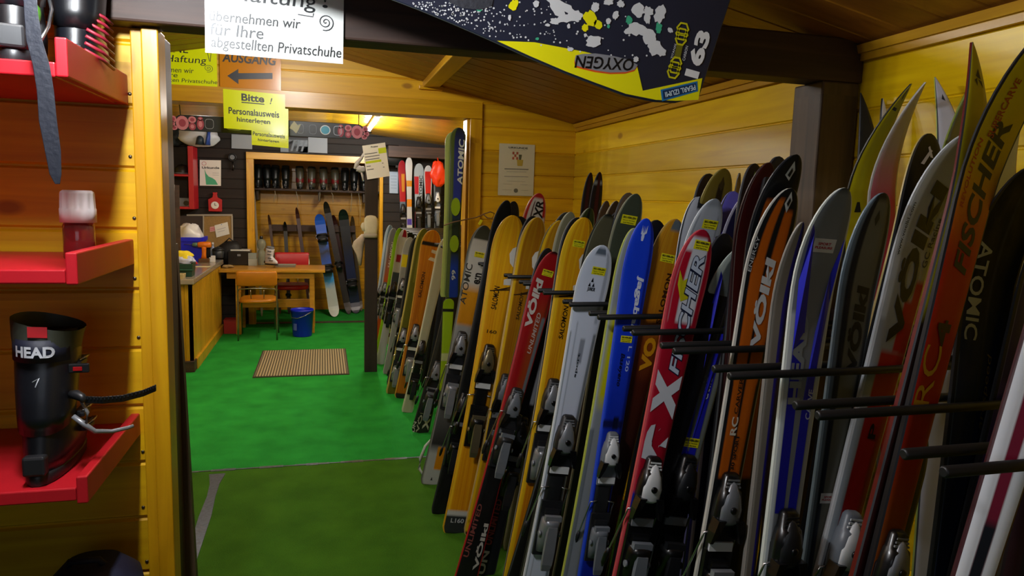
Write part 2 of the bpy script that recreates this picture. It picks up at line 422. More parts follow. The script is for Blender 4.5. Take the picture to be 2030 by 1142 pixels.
# unseen window added behind the camera as a cool fill light
w0 = struct(MB().box(-1.15, -1.1, -1.35, -1.30, 1.15, 2.05).box(0.3, 0.35, -1.35, -1.30, 1.15, 2.05).box(-1.15, 0.35, -1.35, -1.30, 1.10, 1.15).box(-1.15, 0.35, -1.35, -1.30, 2.05, 2.10).box(-0.42, -0.38, -1.345, -1.305, 1.15, 2.05).build('added_window', M_trim_x))
struct(MB().box(-1.1, 0.3, -1.345, -1.335, 1.15, 2.05).build('added_window', mat('added_window_fill', '#dfe9ff', 0.2, emit=0.15)))
area_light('added_window_fill', (-0.4, -1.28, 1.6), 1.3, 0.85, 2.2, (0.72, 0.85, 1.0), rot=(PI/2, 0, 0))
# ------------------------------------------------------------------ SKI BUILDER
_skin_n = [0]
def ramp_fill(r, stops):
    e = r.color_ramp.elements; stops = sorted(stops, key=lambda a: a[0])
    e[0].position = stops[0][0]; e[0].color = lin(stops[0][1]); e[1].position = 1.0 if len(stops) == 1 else max(stops[-1][0], stops[0][0]+1e-4); e[1].color = lin(stops[-1][1])
    for p, c in stops[1:-1]: e.new(p).color = lin(c)
def skin(base, layers=(), rough=0.38, streak=0.0, coat=0.12):
    """printed top sheet: base colour or length ramp, then stripes/bands in ski coordinates (u across, v along)"""
    _skin_n[0] += 1
    m = bpy.data.materials.new('ski_print_%d' % _skin_n[0]); m.use_nodes = True
    nt = m.node_tree; N = nt.nodes; K = nt.links.new; b = N['Principled BSDF']
    uv = N.new('ShaderNodeUVMap'); uv.uv_map = 'uv'
    sep = N.new('ShaderNodeSeparateXYZ'); K(uv.outputs[0], sep.inputs[0])
    def math_(op, a, bb=None, cc=None):
        n = N.new('ShaderNodeMath'); n.operation = op
        for i, x in enumerate((a, bb, cc)):
            if x is None: continue
            if isinstance(x, (int, float)): n.inputs[i].default_value = x
            else: K(x, n.inputs[i])
        return n.outputs[0]
    def edge(x, a, soft):   # 0 below a, 1 above
        n = N.new('ShaderNodeMapRange'); n.inputs[1].default_value = a-soft; n.inputs[2].default_value = a+soft; K(x, n.inputs[0]); return n.outputs[0]
    U, V = sep.outputs[0], sep.outputs[1]
    if isinstance(base, str):
        rgb = N.new('ShaderNodeRGB'); rgb.outputs[0].default_value = lin(base); col = rgb.outputs[0]
    else:
        r = N.new('ShaderNodeValToRGB'); ramp_fill(r, base)
        K(V, r.inputs[0]); col = r.outputs[0]
    if streak:
        mp = N.new('ShaderNodeMapping'); mp.inputs['Scale'].default_value = (9, 0.8, 1); K(uv.outputs[0], mp.inputs[0])
        nz = N.new('ShaderNodeTexNoise'); nz.inputs['Scale'].default_value = 1.6; nz.inputs['Detail'].default_value = 3; K(mp.outputs[0], nz.inputs['Vector'])
        mx = N.new('ShaderNodeMix'); mx.data_type = 'RGBA'; mx.blend_type = 'MULTIPLY'
        mr = N.new('ShaderNodeMapRange'); mr.inputs[1].default_value = 0.42; mr.inputs[2].default_value = 0.62; mr.inputs[4].default_value = streak; K(nz.outputs[0], mr.inputs[0])
        K(mr.outputs[0], mx.inputs[0]); K(col, mx.inputs[6]); mx.inputs[7].default_value = lin('#d98a20'); col = mx.outputs[2]
    for L in layers:
        u0, u1, v0, v1, c = L[:5]; sk = L[5] if len(L) > 5 else 0.0; soft = L[6] if len(L) > 6 else 0.004
        uu = U
        if sk:
            uu = math_('MULTIPLY_ADD', math_('SUBTRACT', V, v0), sk, U)
        mask = None
        for x, a, inv in ((uu, u0, 0), (uu, u1, 1), (V, v0, 0), (V, v1, 1)):
            if (not inv and a <= 0) or (inv and a >= 1): continue
            s_ = soft*6 if x is not V else soft
            e = edge(x, a, s_)
            if inv: e = math_('SUBTRACT', 1.0, e)
            mask = e if mask is None else math_('MULTIPLY', mask, e)
        mx = N.new('ShaderNodeMix'); mx.data_type = 'RGBA'
        if mask is None: mx.inputs[0].default_value = 1
        else: K(mask, mx.inputs[0])
        K(col, mx.inputs[6]); mx.inputs[7].default_value = lin(c); col = mx.outputs[2]
    # scuffs of use
    tc = N.new('ShaderNodeTexCoord'); mp = N.new('ShaderNodeMapping'); mp.inputs['Scale'].default_value = (60, 60, 14); K(tc.outputs['Object'], mp.inputs[0])
    nz = N.new('ShaderNodeTexNoise'); nz.inputs['Scale'].default_value = 1.0; nz.inputs['Detail'].default_value = 5; K(mp.outputs[0], nz.inputs['Vector'])
    mr = N.new('ShaderNodeMapRange'); mr.inputs[1].default_value = 0.35; mr.inputs[2].default_value = 0.8; mr.inputs[3].default_value = rough; mr.inputs[4].default_value = min(1, rough+0.25); K(nz.outputs[0], mr.inputs[0])
    K(mr.outputs[0], b.inputs['Roughness']); K(col, b.inputs['Base Color'])
    b.inputs['Coat Weight'].default_value = coat; b.inputs['Coat Roughness'].default_value = 0.15; b.inputs['Specular IOR Level'].default_value = 0.28
    return m

M_steel = mat('ski_steel', '#54565a', 0.5, 0.6)
M_wire = mat('brake_wire', '#b9bcc2', 0.25, 0.95)
M_blk = mat('black_plastic', '#0b0b0d', 0.35, coat=0.2)
M_blk2 = mat('charcoal_plastic', '#1c1d20', 0.42)
M_sil = mat('silver_plastic', '#8e9298', 0.34, 0.4)
M_wht = mat('white_plastic', '#d9dcde', 0.35)
M_gry = mat('grey_plastic', '#6a7078', 0.4)
M_red = mat('red_plastic', '#b3141c', 0.35)
M_blue = mat('blue_plastic', '#1e33c8', 0.35)
M_goldp = mat('bronze_plastic', '#7e7458', 0.3, 0.6)
M_ystk = mat('yellow_sticker', '#e6dc12', 0.5)
M_wstk = mat('white_sticker', '#d6d8d8', 0.5)
M_ink = mat('black_ink', '#0a0a0a', 0.6)
M_inkred = mat('red_ink', '#b0202a', 0.6)
_inks = {}
def ink(c):
    if c not in _inks: _inks[c] = mat('ink_'+c.strip('#'), c, 0.4)
    return _inks[c]

NV = 30
class Prof:
    def __init__(s, L, wt, ww, wl, curl, tip, vs=0.885):
        s.L, s.wt, s.ww, s.wl, s.curl, s.tip, s.vs = L, wt, ww, wl, curl, tip, vs
    def hw(s, v):
        vm = 0.42
        if v < 0.02: base = s.wl*(0.78+0.22*math.sqrt(max(0.0, v/0.02)))
        elif v < vm: t = (vm-v)/(vm-0.02); base = s.ww+(s.wl-s.ww)*t*t
        elif v < s.vs: t = (v-vm)/(s.vs-vm); base = s.ww+(s.wt-s.ww)*t*t*(1.35-0.35*t)
        else:
            t = (v-s.vs)/(1-s.vs)
            if s.tip == 'round': base = s.wt*max(0.0, 1-t**2.6)**0.5
            elif s.tip == 'point': base = s.wt*max(0.0, 1-t**1.7)**0.85
            else: base = s.wt*max(0.0, 1-t**4.5)**0.5
        return max(base, 0.0012)*0.5
    def th(s, v):
        if v > 0.86: return 0.007
        return 0.008+0.008*max(0, 1-((v-0.45)/0.42)**2)
    def yc(s, v):
        va = 0.84
        if v > va:
            t = (v-va)/(1-va); return -s.curl*t*t
        return 0.0
    def pt(s, v, u, lift=0.0006):      # point on the top sheet; u in 0..1
        v = min(max(v, 0), 1)
        return Vector(((u-0.5)*2*s.hw(v), s.yc(v)-s.th(v)/2-lift, v*s.L))
    def at(s, z, x, lift=0.0006):
        v = min(max(z/s.L, 0), 1); return Vector((x, s.yc(v)-s.th(v)/2-lift, z))
    def base_at(s, z, x, lift=0.0006):
        v = min(max(z/s.L, 0), 1); return Vector((x, s.yc(v)+s.th(v)/2+lift, z))

def blade(P, m_top, m_side, m_base, parent):
    vl = [0, 0.004, 0.012, 0.02, 0.06, 0.12, 0.2, 0.3, 0.4, 0.5, 0.6, 0.68, 0.75, 0.8, 0.84, 0.87, 0.89, 0.905, 0.92, 0.935, 0.95, 0.963, 0.974, 0.983, 0.99, 0.995, 0.9985, 1.0]
    us = [-0.9, -0.45, 0, 0.45, 0.9]
    vs, fs, mi, uvs = [], [], [], []
    nc = len(us)*2+4
    for v in vl:
        h = P.hw(v); t = P.th(v); y = P.yc(v); z = v*P.L
        ring = [(u*h, y-t/2, z) for u in us]+[(h, y-t/2+t*0.18, z), (h, y+t*0.3, z)]
        ring += [(u*h, y+t/2, z) for u in reversed(us)]+[(-h, y+t*0.3, z), (-h, y-t/2+t*0.18, z)]
        vs += ring
    def uvof(k, i):
        h = P.hw(vl[k]); p = vs[k*nc+i]; return (p[0]/h*0.5+0.5, vl[k])
    for k in range(len(vl)-1):
        for i in range(nc):
            j = (i+1) % nc
            fs.append((k*nc+i, (k+1)*nc+i, (k+1)*nc+j, k*nc+j)); uvs.append((uvof(k, i), uvof(k+1, i), uvof(k+1, j), uvof(k, j)))
            if i < 4: mi.append(0)
            elif i in (4, 13): mi.append(1)
            elif i in (5, 12): mi.append(1)
            elif i in (6, 11): mi.append(3)
            else: mi.append(2)
    fs.append(tuple(range(nc))); mi.append(1); uvs.append([(0, 0)]*nc)
    e = (len(vl)-1)*nc
    fs.append(tuple(e+i for i in reversed(range(nc)))); mi.append(1); uvs.append([(0, 1)]*nc)
    me = bpy.data.meshes.new('ski_blade'); me.from_pydata(vs, [], fs)
    for m in (m_top, m_side, m_base, M_steel): me.materials.append(m)
    me.polygons.foreach_set('material_index', mi)
    ul = me.uv_layers.new(name='uv'); flat = []
    for u in uvs:
        for a in u: flat += a
    ul.data.foreach_set('uv', flat)
    me.polygons.foreach_set('use_smooth', [m in (0, 2) for m in mi])
    me.update()
    o = bpy.data.objects.new('ski_blade', me); C.objects.link(o); o.parent = parent
    return o

def dome(mb, secs, mi, x0=0.0, n=11, e=2.6):
    """rounded housing on the top sheet: secs = (z, half width, height, base height); grows toward -y"""
    rings = []
    for z, w, h, b0 in secs:
        r = []
        for i in range(n):
            a = PI*i/(n-1); c, s_ = math.cos(a), math.sin(a)
            x = -w*math.copysign(abs(c)**(2/e), c); y = h*abs(s_)**(2/e)
            r.append((x0+x, -(b0+y), z))
        rings.append(r)
    mb.loft(rings, mi, True, True)

BIND = {   # housing, accent, plate, heel housing, afd
    'black': (M_blk, M_blk2, M_blk, M_blk, M_sil), 'silver': (M_blk2, M_sil, M_blk2, M_sil, M_wht), 'white': (M_gry, M_wht, M_blk2, M_gry, M_wht),
    'blackwhite': (M_blk, M_wht, M_blk, M_blk, M_sil), 'grey': (M_blk2, M_gry, M_blk2, M_blk2, M_sil), 'bronze': (M_blk, M_goldp, M_blk, M_blk, M_wht),
    'red': (M_red, M_blk, M_blk, M_blk, M_wht), 'chrome': (M_blk, M_sil, M_blk, M_blk, M_wht)}
_bmesh = {}
def binding_meshes(style, k):
    key = (style, k)
    if key in _bmesh: return _bmesh[key]
    mh, ma, mp, mhe, maf = BIND[style]
    out = {}
    def reg(n, mb, mats, bev=0.0):
        o = mb.build(n, mats); me = o.data; out[n] = (me, bev); bpy.data.objects.remove(o)
    mb = MB()
    dome(mb, [(-0.060, 0.026, 0.012, 0), (-0.058, 0.031, 0.024, 0), (-0.035, 0.033, 0.032, 0), (0.0, 0.032, 0.034, 0), (0.028, 0.027, 0.030, 0), (0.032, 0.024, 0.022, 0), (0.06, 0.021, 0.019, 0), (0.066, 0.016, 0.012, 0), (0.068, 0.010, 0.006, 0)], 0, e=3.6)
    for sx in (-1, 1):     # toe wings
        mb.loft([[(sx*x, y, z) for x, y in ((0.014, -0.010), (0.034, -0.010), (0.034, -0.040), (0.014, -0.040))] for z in (-0.038,)]+[[(sx*x, y, z) for x, y in ((0.024, -0.012), (0.041, -0.012), (0.041, -0.040), (0.024, -0.038))] for z in (-0.068,)]+[[(sx*x, y, z) for x, y in ((0.035, -0.016), (0.043, -0.016), (0.043, -0.034), (0.036, -0.034))] for z in (-0.096,)], 3, False)
    dome(mb, [(-0.050, 0.012, 0.004, 0.029), (-0.044, 0.026, 0.008, 0.027), (-0.012, 0.027, 0.010, 0.028), (0.020, 0.019, 0.009, 0.026), (0.044, 0.009, 0.006, 0.020), (0.050, 0.002, 0.002, 0.019)], 1, e=2.3)
    for k in range(3): mb.box(-0.019+0.002*k, 0.019-0.002*k, -0.0225+0.001*k, -0.0185, 0.036+0.008*k, 0.040+0.008*k, 1)
    mb.lathe([(0.0085, 0), (0.0085, 0.0035), (0.004, 0.004)], n=12, mi=3, M=Matrix.Translation((0, -0.0375, -0.012)) @ Matrix.Rotation(PI/2, 4, 'X'))
    mb.box(-0.031, 0.031, -0.016, -0.002, -0.122, -0.100, 2)
    mb.box(-0.034, 0.034, -0.010, -0.001, -0.13, -0.06, 0)
    reg('toe_binding', mb, [mh, ma, maf, M_blk])
    mb = MB()
    dome(mb, [(-0.078, 0.022, 0.012, 0), (-0.076, 0.028, 0.022, 0), (-0.035, 0.031, 0.034, 0), (0.0, 0.032, 0.046, 0), (0.022, 0.031, 0.054, 0), (0.036, 0.029, 0.054, 0), (0.040, 0.024, 0.044, 0)], 0, e=3.4)
    mb.loft([[(x, y, z) for x, y in ((-w_, a_), (w_, a_), (w_*.92, a_-t_), (-w_*.92, a_-t_))] for z, w_, a_, t_ in ((0.02, 0.016, -0.044, 0.012), (-0.02, 0.018, -0.046, 0.012), (-0.06, 0.019, -0.050, 0.010), (-0.10, 0.018, -0.052, 0.008), (-0.122, 0.014, -0.050, 0.005))], 1, False)
    mb.box(-0.027, 0.027, -0.046, -0.030, 0.036, 0.052, 1)
    mb.box(-0.024, 0.024, -0.026, -0.004, 0.044, 0.068, 2)
    mb.box(-0.036, 0.036, -0.012, -0.001, -0.09, 0.09, 2)
    for sx in (-1, 1): mb.tube([(sx*0.030, -0.03, -0.01), (sx*0.036, -0.03, -0.01)], 0.009, 10, 1)
    reg('heel_binding', mb, [mhe, M_gry if ma is M_wht else ma, mp])
    mb = MB()
    dome(mb, [(-0.225, 0.02, 0.006, 0), (-0.21, 0.028, 0.012, 0), (0.0, 0.029, 0.013, 0), (0.2, 0.028, 0.012, 0), (0.225, 0.018, 0.005, 0)], 0, n=9, e=5)
    reg('binding_plate', mb, [mp])
    for nm, sx in (('brake_arm', -1), ('brake_arm_b', 1)):
        mb = MB(); x = sx*0.042
        mb.tube([(sx*0.02, -0.014, 0.085), (x, -0.013, 0.08), (x, -0.004, 0.055), (x+sx*0.004, 0.012, 0.0), (x+sx*0.007, 0.03, -0.055), (x+sx*0.007, 0.035, -0.07)], 0.0026, 6, 0)
        mb.tube([(x+sx*0.007, 0.029, -0.052), (x+sx*0.007, 0.038, -0.075), (x+sx*0.008, 0.044, -0.10), (x+sx*0.008, 0.046, -0.112)], [0.005, 0.0075, 0.0065, 0.003], 8, 1)
        reg(nm, mb, [M_wire, mp])
    _bmesh[key] = out
    return out

def part(name, me, parent, bev=0.0):
    o = bpy.data.objects.new(name, me); C.objects.link(o); o.parent = parent
    return o

SKIS = []
def S(label, Y, top, low, w, top_skin, base='#111113', side='#17171a', ratio=(0.70, 0.90), curl=0.05, tip='round', flip=False,
      toe=None, heel=None, bind='black', text=(), decal=(), stick=(), ztop=None, Yl=None, group=None, cat='ski', z0=0.0, yaw=0.0, brakes=True, vs=0.885, plate=True, name='ski', mate=None):
    Yl = Y if Yl is None else Yl
    tp = list(top); B = at(low[0], low[1], Yl)
    for it in range(5):             # lean so that the curled tip ends where it is seen
        A = at(tp[0], tp[1], Y); d = (A-B).normalized()
        if ztop is not None: break
        n_ = Vector((math.sin(yaw), math.cos(yaw), 0)); n_ = (n_-d*n_.dot(d)).normalized()
        Q = A+n_*(curl if flip else -curl)-EYE
        qx, qy = Q.dot(RGT)/Q.dot(FWD)*FPX+1015, Q.dot(DWN)/Q.dot(FWD)*FPX+571
        tp[0] += top[0]-qx; tp[1] += top[1]-qy
    if ztop is not None: A = B+d*((ztop-B.z)/d.z)
    base_p = B-d*((B.z-z0)/d.z)
    L = (A-base_p).length
    tilt = math.atan2(d.x, d.z)
    ws = abs((at(top[0]+w/2, top[1]+40, Y)-at(top[0]-w/2, top[1]+40, Y)).x)*math.cos(tilt)
    # frame: z' along the ski, x' to the right, top sheet toward -y
    zx = d; yx = Vector((math.sin(yaw), math.cos(yaw), 0)); yx = (yx-zx*yx.dot(zx)).normalized(); xx = yx.cross(zx).normalized()
    if flip: xx, yx = -xx, -yx
    root = bpy.data.objects.new(name, None); root.empty_display_size = 0.05; C.objects.link(root)
    Mx = Matrix((xx, yx, zx)).transposed().to_4x4(); Mx.translation = base_p
    root.matrix_world = Mx
    tag(root, label, cat, group or ('skis in the front rack' if Y < 4.2 else 'skis hung on the back wall' if Y > 9 else 'child skis on the door jamb' if Y < 4.5 else 'skis in the far room rack'))
    P = Prof(L, ws, ws*ratio[0], ws*ratio[1], curl, tip, vs)
    def V(y):                       # height up the ski seen at image height y
        if y <= 1.0: return y
        t = (y-top[1])/(low[1]-top[1]); px = top[0]+(low[0]-top[0])*t
        Q = at(px, y, Y+(Yl-Y)*t); return max(0.0, min(1.0, (Q-base_p).dot(d)/L))
    def lay(ls): return [(l[0], l[1], min(V(l[2]), V(l[3])), max(V(l[2]), V(l[3]))) + tuple(l[4:]) for l in ls]
    def mk(spec):
        if spec is None: return M_blk
        if isinstance(spec, bpy.types.Material): return spec
        if isinstance(spec, str): return skin(spec)
        b_ = spec[0]
        if not isinstance(b_, str): b_ = sorted([(V(y), c) for y, c in b_])
        return skin(b_, lay(spec[1]) if len(spec) > 1 else (), **(spec[2] if len(spec) > 2 else {}))
    bl = blade(P, mk(top_skin), mat('sidewall_'+side.strip('#'), side, 0.4), mk(base), root)
    # lettering: (string, y_low, y_high, u0, u1, colour[, dir, bold, shear])
    tl = [0.0007]
    for T in text:
        tl[0] += 0.0002
        s_, ya, yb, u0, u1, col = T[:6]; dr = T[6] if len(T) > 6 else 'up'; bold = T[7] if len(T) > 7 else 0.02; sh = T[8] if len(T) > 8 else 0.0
        onbase = len(T) > 9 and T[9]
        va, vb = V(ya), V(yb); vsx, fsx, asp = text_shape(s_, bold, sh)
        mb = MB(); pts = []
        for x, y in vsx:
            if dr == 'up': v = va+(vb-va)*x; u = u1+(u0-u1)*y
            elif dr == 'down': v = vb+(va-vb)*x; u = u0+(u1-u0)*y
            else: v = va+(vb-va)*y; u = u0+(u1-u0)*x
            pts.append(P.pt(v, u, tl[0]) if not onbase else Vector(((0.5-u)*2*P.hw(v), P.yc(v)+P.th(v)/2+0.0009, v*L)))
        mb.add(pts, fsx); mb.build('lettering', ink(col), root)
    for D in decal:                 # (colour, [(u, y)...][, name, onbase, lift])
        mb = MB(); ob = len(D) > 3 and D[3]; lf = D[4] if len(D) > 4 else 0.0006
        ps = [(P.pt(V(y), u, lf) if not ob else Vector(((0.5-u)*2*P.hw(V(y)), P.yc(V(y))+P.th(V(y))/2+lf, V(y)*L))) for u, y in D[1]]
        mb.add(ps, [tuple(range(len(ps)))]); mb.build(D[2] if len(D) > 2 else 'emblem', ink(D[0]), root)
    for K_ in stick:                # (y centre, u centre, kind, width m)
        yc, uc, kind = K_[:3]; sw = K_[3] if len(K_) > 3 else ws*0.42; shh = sw*0.55
        vc = V(yc); zc = vc*L; xc = (uc-0.5)*2*P.hw(vc); mb = MB()
        q = lambda a, b_, l: P.at(zc+b_, xc+a, l)
        mb.add([q(-sw/2, -shh/2, .0008), q(sw/2, -shh/2, .0008), q(sw/2, shh/2, .0008), q(-sw/2, shh/2, .0008)], [(0, 1, 2, 3)])
        st = mb.build('rental_sticker', M_ystk if kind == 'y' else M_wstk, root)
        mb = MB()
        def ln(s_, yy, hh, ww_, bold):
            vsx, fsx, asp = text_shape(s_, bold, 0)
            mb.add([q((x-0.5)*ww_, yy+y*hh, .0013) for x, y in vsx], fsx)
        if kind == 'y':
            ln('SKI-VERLEIH', shh*0.12, shh*0.24, sw*0.86, 0.04); ln('Sport Verleih', -shh*0.16, shh*0.15, sw*0.8, 0.02); ln('und Service', -shh*0.40, shh*0.15, sw*0.7, 0.02)
            mb.build('lettering', M_ink, st)
        else:
            ln('SPORT', shh*0.02, shh*0.2, sw*0.6, 0.04); ln('PLEASURE', -shh*0.24, shh*0.18, sw*0.8, 0.04)
            mb.build('lettering', M_inkred, st)
    # bindings
    if toe:
        g = binding_meshes(bind, 0); sc_ = min(1.15, max(0.62, ws*0.72/0.075))
        vt = V(toe); vh = V(heel) if heel else vt-0.30/L
        zt, zh = vt*L, vh*L
        def put(nm, key, z, sx=1.0, sz=1.0, lift=0.0):
            o = part(nm, g[key][0], root); v = z/L
            o.location = (0, P.yc(v)-P.th(v)/2-lift, z); o.scale = (sx, sc_, sz); return o
        if plate: put('binding_plate', 'binding_plate', (zt+zh)/2, sc_, max(0.4, (zt-zh)/0.36*0.8))
        put('toe_binding', 'toe_binding', zt, sc_, sc_, 0.008 if plate else 0)
        put('heel_binding', 'heel_binding', zh, sc_, sc_, 0.008 if plate else 0)
        if brakes:
            a = put('brake_arm', 'brake_arm', zh+0.05*sc_, ws*0.78/0.075, sc_); b_ = put('brake_arm', 'brake_arm_b', zh+0.05*sc_, ws*0.78/0.075, sc_)
    if mate:
        # partner ski, standing base to base behind this one
        dx, dy, mspec = mate[:3]; mk_ = dict(mate[3]) if len(mate) > 3 else {}
        dy_ = mk_.pop('dy', 0.03)
        S(mk_.pop('label'), Y+dy_, (top[0]+dx, top[1]+dy), (low[0]+dx*0.25+1, low[1]), w*mk_.pop('ws', 1.0), mspec, flip=True, curl=mk_.pop('curl', curl), ratio=ratio, tip=tip,
          Yl=Yl+dy_, ztop=None if ztop is None else ztop-0.01, group=mk_.pop('group', None), brakes=False, vs=vs, **mk_)
    SKIS.append((root, P))
    return root
# ------------------------------------------------------------------ THE RACK: rail along the wall, rubber covered arms in pairs
ARMS = [(.761, .832), (1.025, 1.087), (1.307, 1.371), (1.557, 1.625), (1.80, 1.864), (2.06, 2.136), (2.33, 2.40), (2.64, 2.71), (2.93, 3.0), (3.2, 3.27), (3.44, 3.51), (3.79, 3.86), (4.08, 4.15)]
rk = empty('ski_rack', (1.6, 0.7, 1.288), 'long wall rack of black tube arms holding the front row of skis', 'ski rack')
MB().box(-0.02, 0.018, -0.2, 3.6, -0.045, 0.045).build('rail', M_dark_x, rk, 0.004)
M_rub = mat('black_rubber_tube', '#08090b', 0.5, noise=0.25, nscale=25)
for pr in ARMS:
    for y in pr:
        MB().tube([(-0.76, y-0.7, 0), (-0.757, y-0.7, 0), (-0.4, y-0.7, 0.0), (-0.02, y-0.7, 0.004)], [0.0065, 0.009, 0.009, 0.009], 12).build('rack_arm', M_rub, rk)
rk2 = empty('ski_rack', (1.6, 4.7, 1.288), 'wall rack of black tube arms in the far room, behind the door jamb', 'ski rack')
MB().box(-0.02, 0.018, 0.0, 3.6, -0.045, 0.045).build('rail', M_dark_x, rk2, 0.004)
for k in range(12):
    y = 0.12+0.29*k
    for dy in (0, 0.07):
        MB().tube([(-0.76, y+dy, 0), (-0.757, y+dy, 0), (-0.02, y+dy, 0.004)], [0.0065, 0.009, 0.009], 10).build('rack_arm', M_rub, rk2)

Wt, Nv, Bk = '#e4e8ee', '#0e1526', '#101114'
# ---- nearest slot -------------------------------------------------------------------------------------------
S('white ski with a dark red centre stripe at the right edge of the picture', .783, (2052, 745), (1928, 1142), 74,
  (Wt, [(.36, .64, 0, 1, '#7a1230'), (.36, .64, 0, 1035, '#10131c')]), ztop=1.85, toe=None, side='#3a1218', yaw=.6)
S('dark maroon ski at the very right edge, behind the white ski with the red stripe', .808, (2110, 745), (2022, 1142), 84, ('#2a0d10', [(.4, .6, 0, 1, '#1a1012')]), ztop=1.85, side='#1a0c0c', yaw=.4)
# ---- second slot: four skis side by side ---------------------------------------------------------------------
S('red to yellow racing ski with slanted black letters and RC, tallest at the right', 1.044, (2108, 34), (1768, 1034), 78,
  ([(150, '#d2c414'), (330, '#cbae10'), (430, '#c8700e'), (520, '#b3200c'), (760, '#a8180a'), (900, '#9c1f0a'), (1060, '#94490c')], [(.93, 1, 0, 700, '#c3531a')]), side='#15151a', ratio=(.62, .8), curl=.085, tip='round', vs=.90,
  text=(('FISCHER', 552, 262, .34, .74, '#17130c', 'up', .03, .25), ('REVOLUTION', 430, 300, .12, .22, '#b03a12', 'up', .02, .2), ('SUPERCARVE', 296, 190, .26, .42, '#a3300f', 'up', .02, .1), ('RC', 806, 690, .08, .62, '#c79a12', 'up', .0), ('4', 690, 640, .3, .7, '#2a0a06', 'up', .04)),
  decal=(('#15160c', [(.52, 138), (.82, 150), (.70, 118)], 'emblem'),), toe=1100, heel=1300, bind='chrome', brakes=True)
S('yellow ski with black triangle emblem, behind the red to yellow racing ski', 1.066, (1926, 84), (1737, 1034), 62,
  '#222222', base=([(200, '#c3bb1e'), (420, '#b4ac24'), (600, '#a89f22'), (640, '#241410'), (1140, '#3a0d0c')], []), side='#5a120e', ratio=(.72, .9), curl=.075, tip='point', flip=True,
  decal=(('#1a1c12', [(.42, 122), (.62, 104), (.74, 128)], 'emblem', True), ('#1a1c12', [(.34, 132), (.5, 126), (.52, 144)], 'emblem', True), ('#1a1c12', [(.56, 128), (.78, 131), (.84, 146)], 'emblem', True)))
S('navy blue ski with grey letters reading downward, right of the red to yellow ski', 1.071, (2052, 328), (1928, 792), 106,
  ([(340, '#0b0d16'), (560, '#0c1122'), (760, '#17295e'), (1000, '#141c3c')], [(.0, .06, 0, 700, '#5d6f92'), (.5, .53, 0, 1, '#27304c')], dict(coat=0.0, rough=.6)), curl=.06, tip='round', vs=.9, ratio=(.74, .9),
  text=(('ATOMIC', 674, 480, .10, .36, '#9ea8bb', 'down', .015, .1), ('arcspeed', 850, 700, .62, .74, '#8a7f3a', 'up', .0, .25)))
S('dark purple ski with pale outlined letters at the far right of the rack', 1.05, (2078, 520), (1992, 850), 100,
  ('#1d1450', [(0, .05, 0, 1, '#8e8ab0'), (.05, .2, 0, 760, '#2b1c66')]), ztop=1.75,
  text=(('SALOMON', 740, 440, .32, .74, '#aeb2c4', 'up', .015, .0),))
# ---- third slot ------------------------------------------------------------------------------------------------
S('silver and red ski with big black letters and the words GC Racing', 1.322, (1922, 265), (1690, 960), 82,
  ([(275, '#848c96'), (320, '#8c929b'), (560, '#9aa0a9'), (720, '#939aa1'), (960, '#848b92')],
   [(0, .2, 640, 1, '#b9c2cc'), (0, .28, 0, 760, '#a6b0ba'), (.28, 1, 0, 700, '#a80f12', -0.0), (.58, 1, 600, 700, '#a80f12'), (.76, 1, 560, 700, '#a80f12'), (.0, 1, 276, 300, '#3f474d')]), side='#c8cdd2', ratio=(.74, .9), curl=.07, vs=.9,
  text=(('VÖIkI', 684, 372, .26, .72, '#0a0b0d', 'up', .05, .1), ('GC Racing', 532, 436, .78, .93, '#0f1114', 'up', .01, .0), ('www.voelkl.com', 520, 420, .07, .14, '#16181b', 'up', .01, .0), ('P', 868, 838, .5, .72, '#1a0606', 'up', .03)),
  toe=1065, heel=1230, bind='white', mate=(-78, 0, '#0c0c0e', dict(label='black ski with a white arrow emblem on its tip, behind the silver and red ski', dy=.026, base=('#0c0d10', []), side='#b9a46a', curl=.03,
        decal=(('#d5d8e6', [(.30, 322), (.40, 322), (.62, 290), (.54, 288)], 'emblem', True), ('#d5d8e6', [(.56, 304), (.66, 304), (.5, 282), (.44, 286)], 'emblem', True), ('#d5d8e6', [(.66, 312), (.84, 296), (.88, 300), (.7, 318)], 'emblem', True)))))
S('dark grey ski with black letters, left of the silver and red ski', 1.336, (1751, 382), (1648, 900), 74,
  ('#66675c', [(0, .16, 0, 1, '#5a6670'), (.16, .34, 0, 1, '#161c2a'), (.86, 1, 0, 1, '#2a2b2a'), (0, 1, 382, 400, '#22262a')]), side='#6f7f8a', curl=.035,
  text=(('VÖIkI', 742, 566, .40, .80, '#121210', 'up', .05, .08),), decal=(('#2a2b26', [(.46, 436), (.54, 450), (.62, 434), (.54, 418)]),), stick=((985, .55, 'w', .045),), bind='grey')
S('silver and bright blue ski with a white sticker under its tip', 1.321, (1674, 372), (1577, 820), 84,
  ('#80868c', [(.0, .16, 0, 620, '#c4ccd0'), (.86, 1, 0, 560, '#b9c0c6'), (0, 1, 372, 384, '#4b5054')]), side='#c9cfc8', ratio=(.74, .9), curl=.06,
  text=(('HEAD', 800, 624, .18, .50, '#8f979c', 'up', .05), ('CARVE', 830, 770, .72, .86, '#b8c0da', 'up', .02, .1)), decal=(('#1d1fb4', [(.05, 448), (.16, 462), (.30, 540), (.42, 660), (.45, 1015), (.18, 1015), (.17, 700), (.12, 560)], 'blue_stripe', False, .0004), ('#1d1fb4', [(.96, 470), (.93, 600), (.84, 760), (.83, 1015), (.57, 1015), (.60, 800), (.68, 660), (.82, 540)], 'blue_stripe', False, .0004)), stick=((488, .50, 'w', .055),), toe=1062, heel=1220, bind='black')
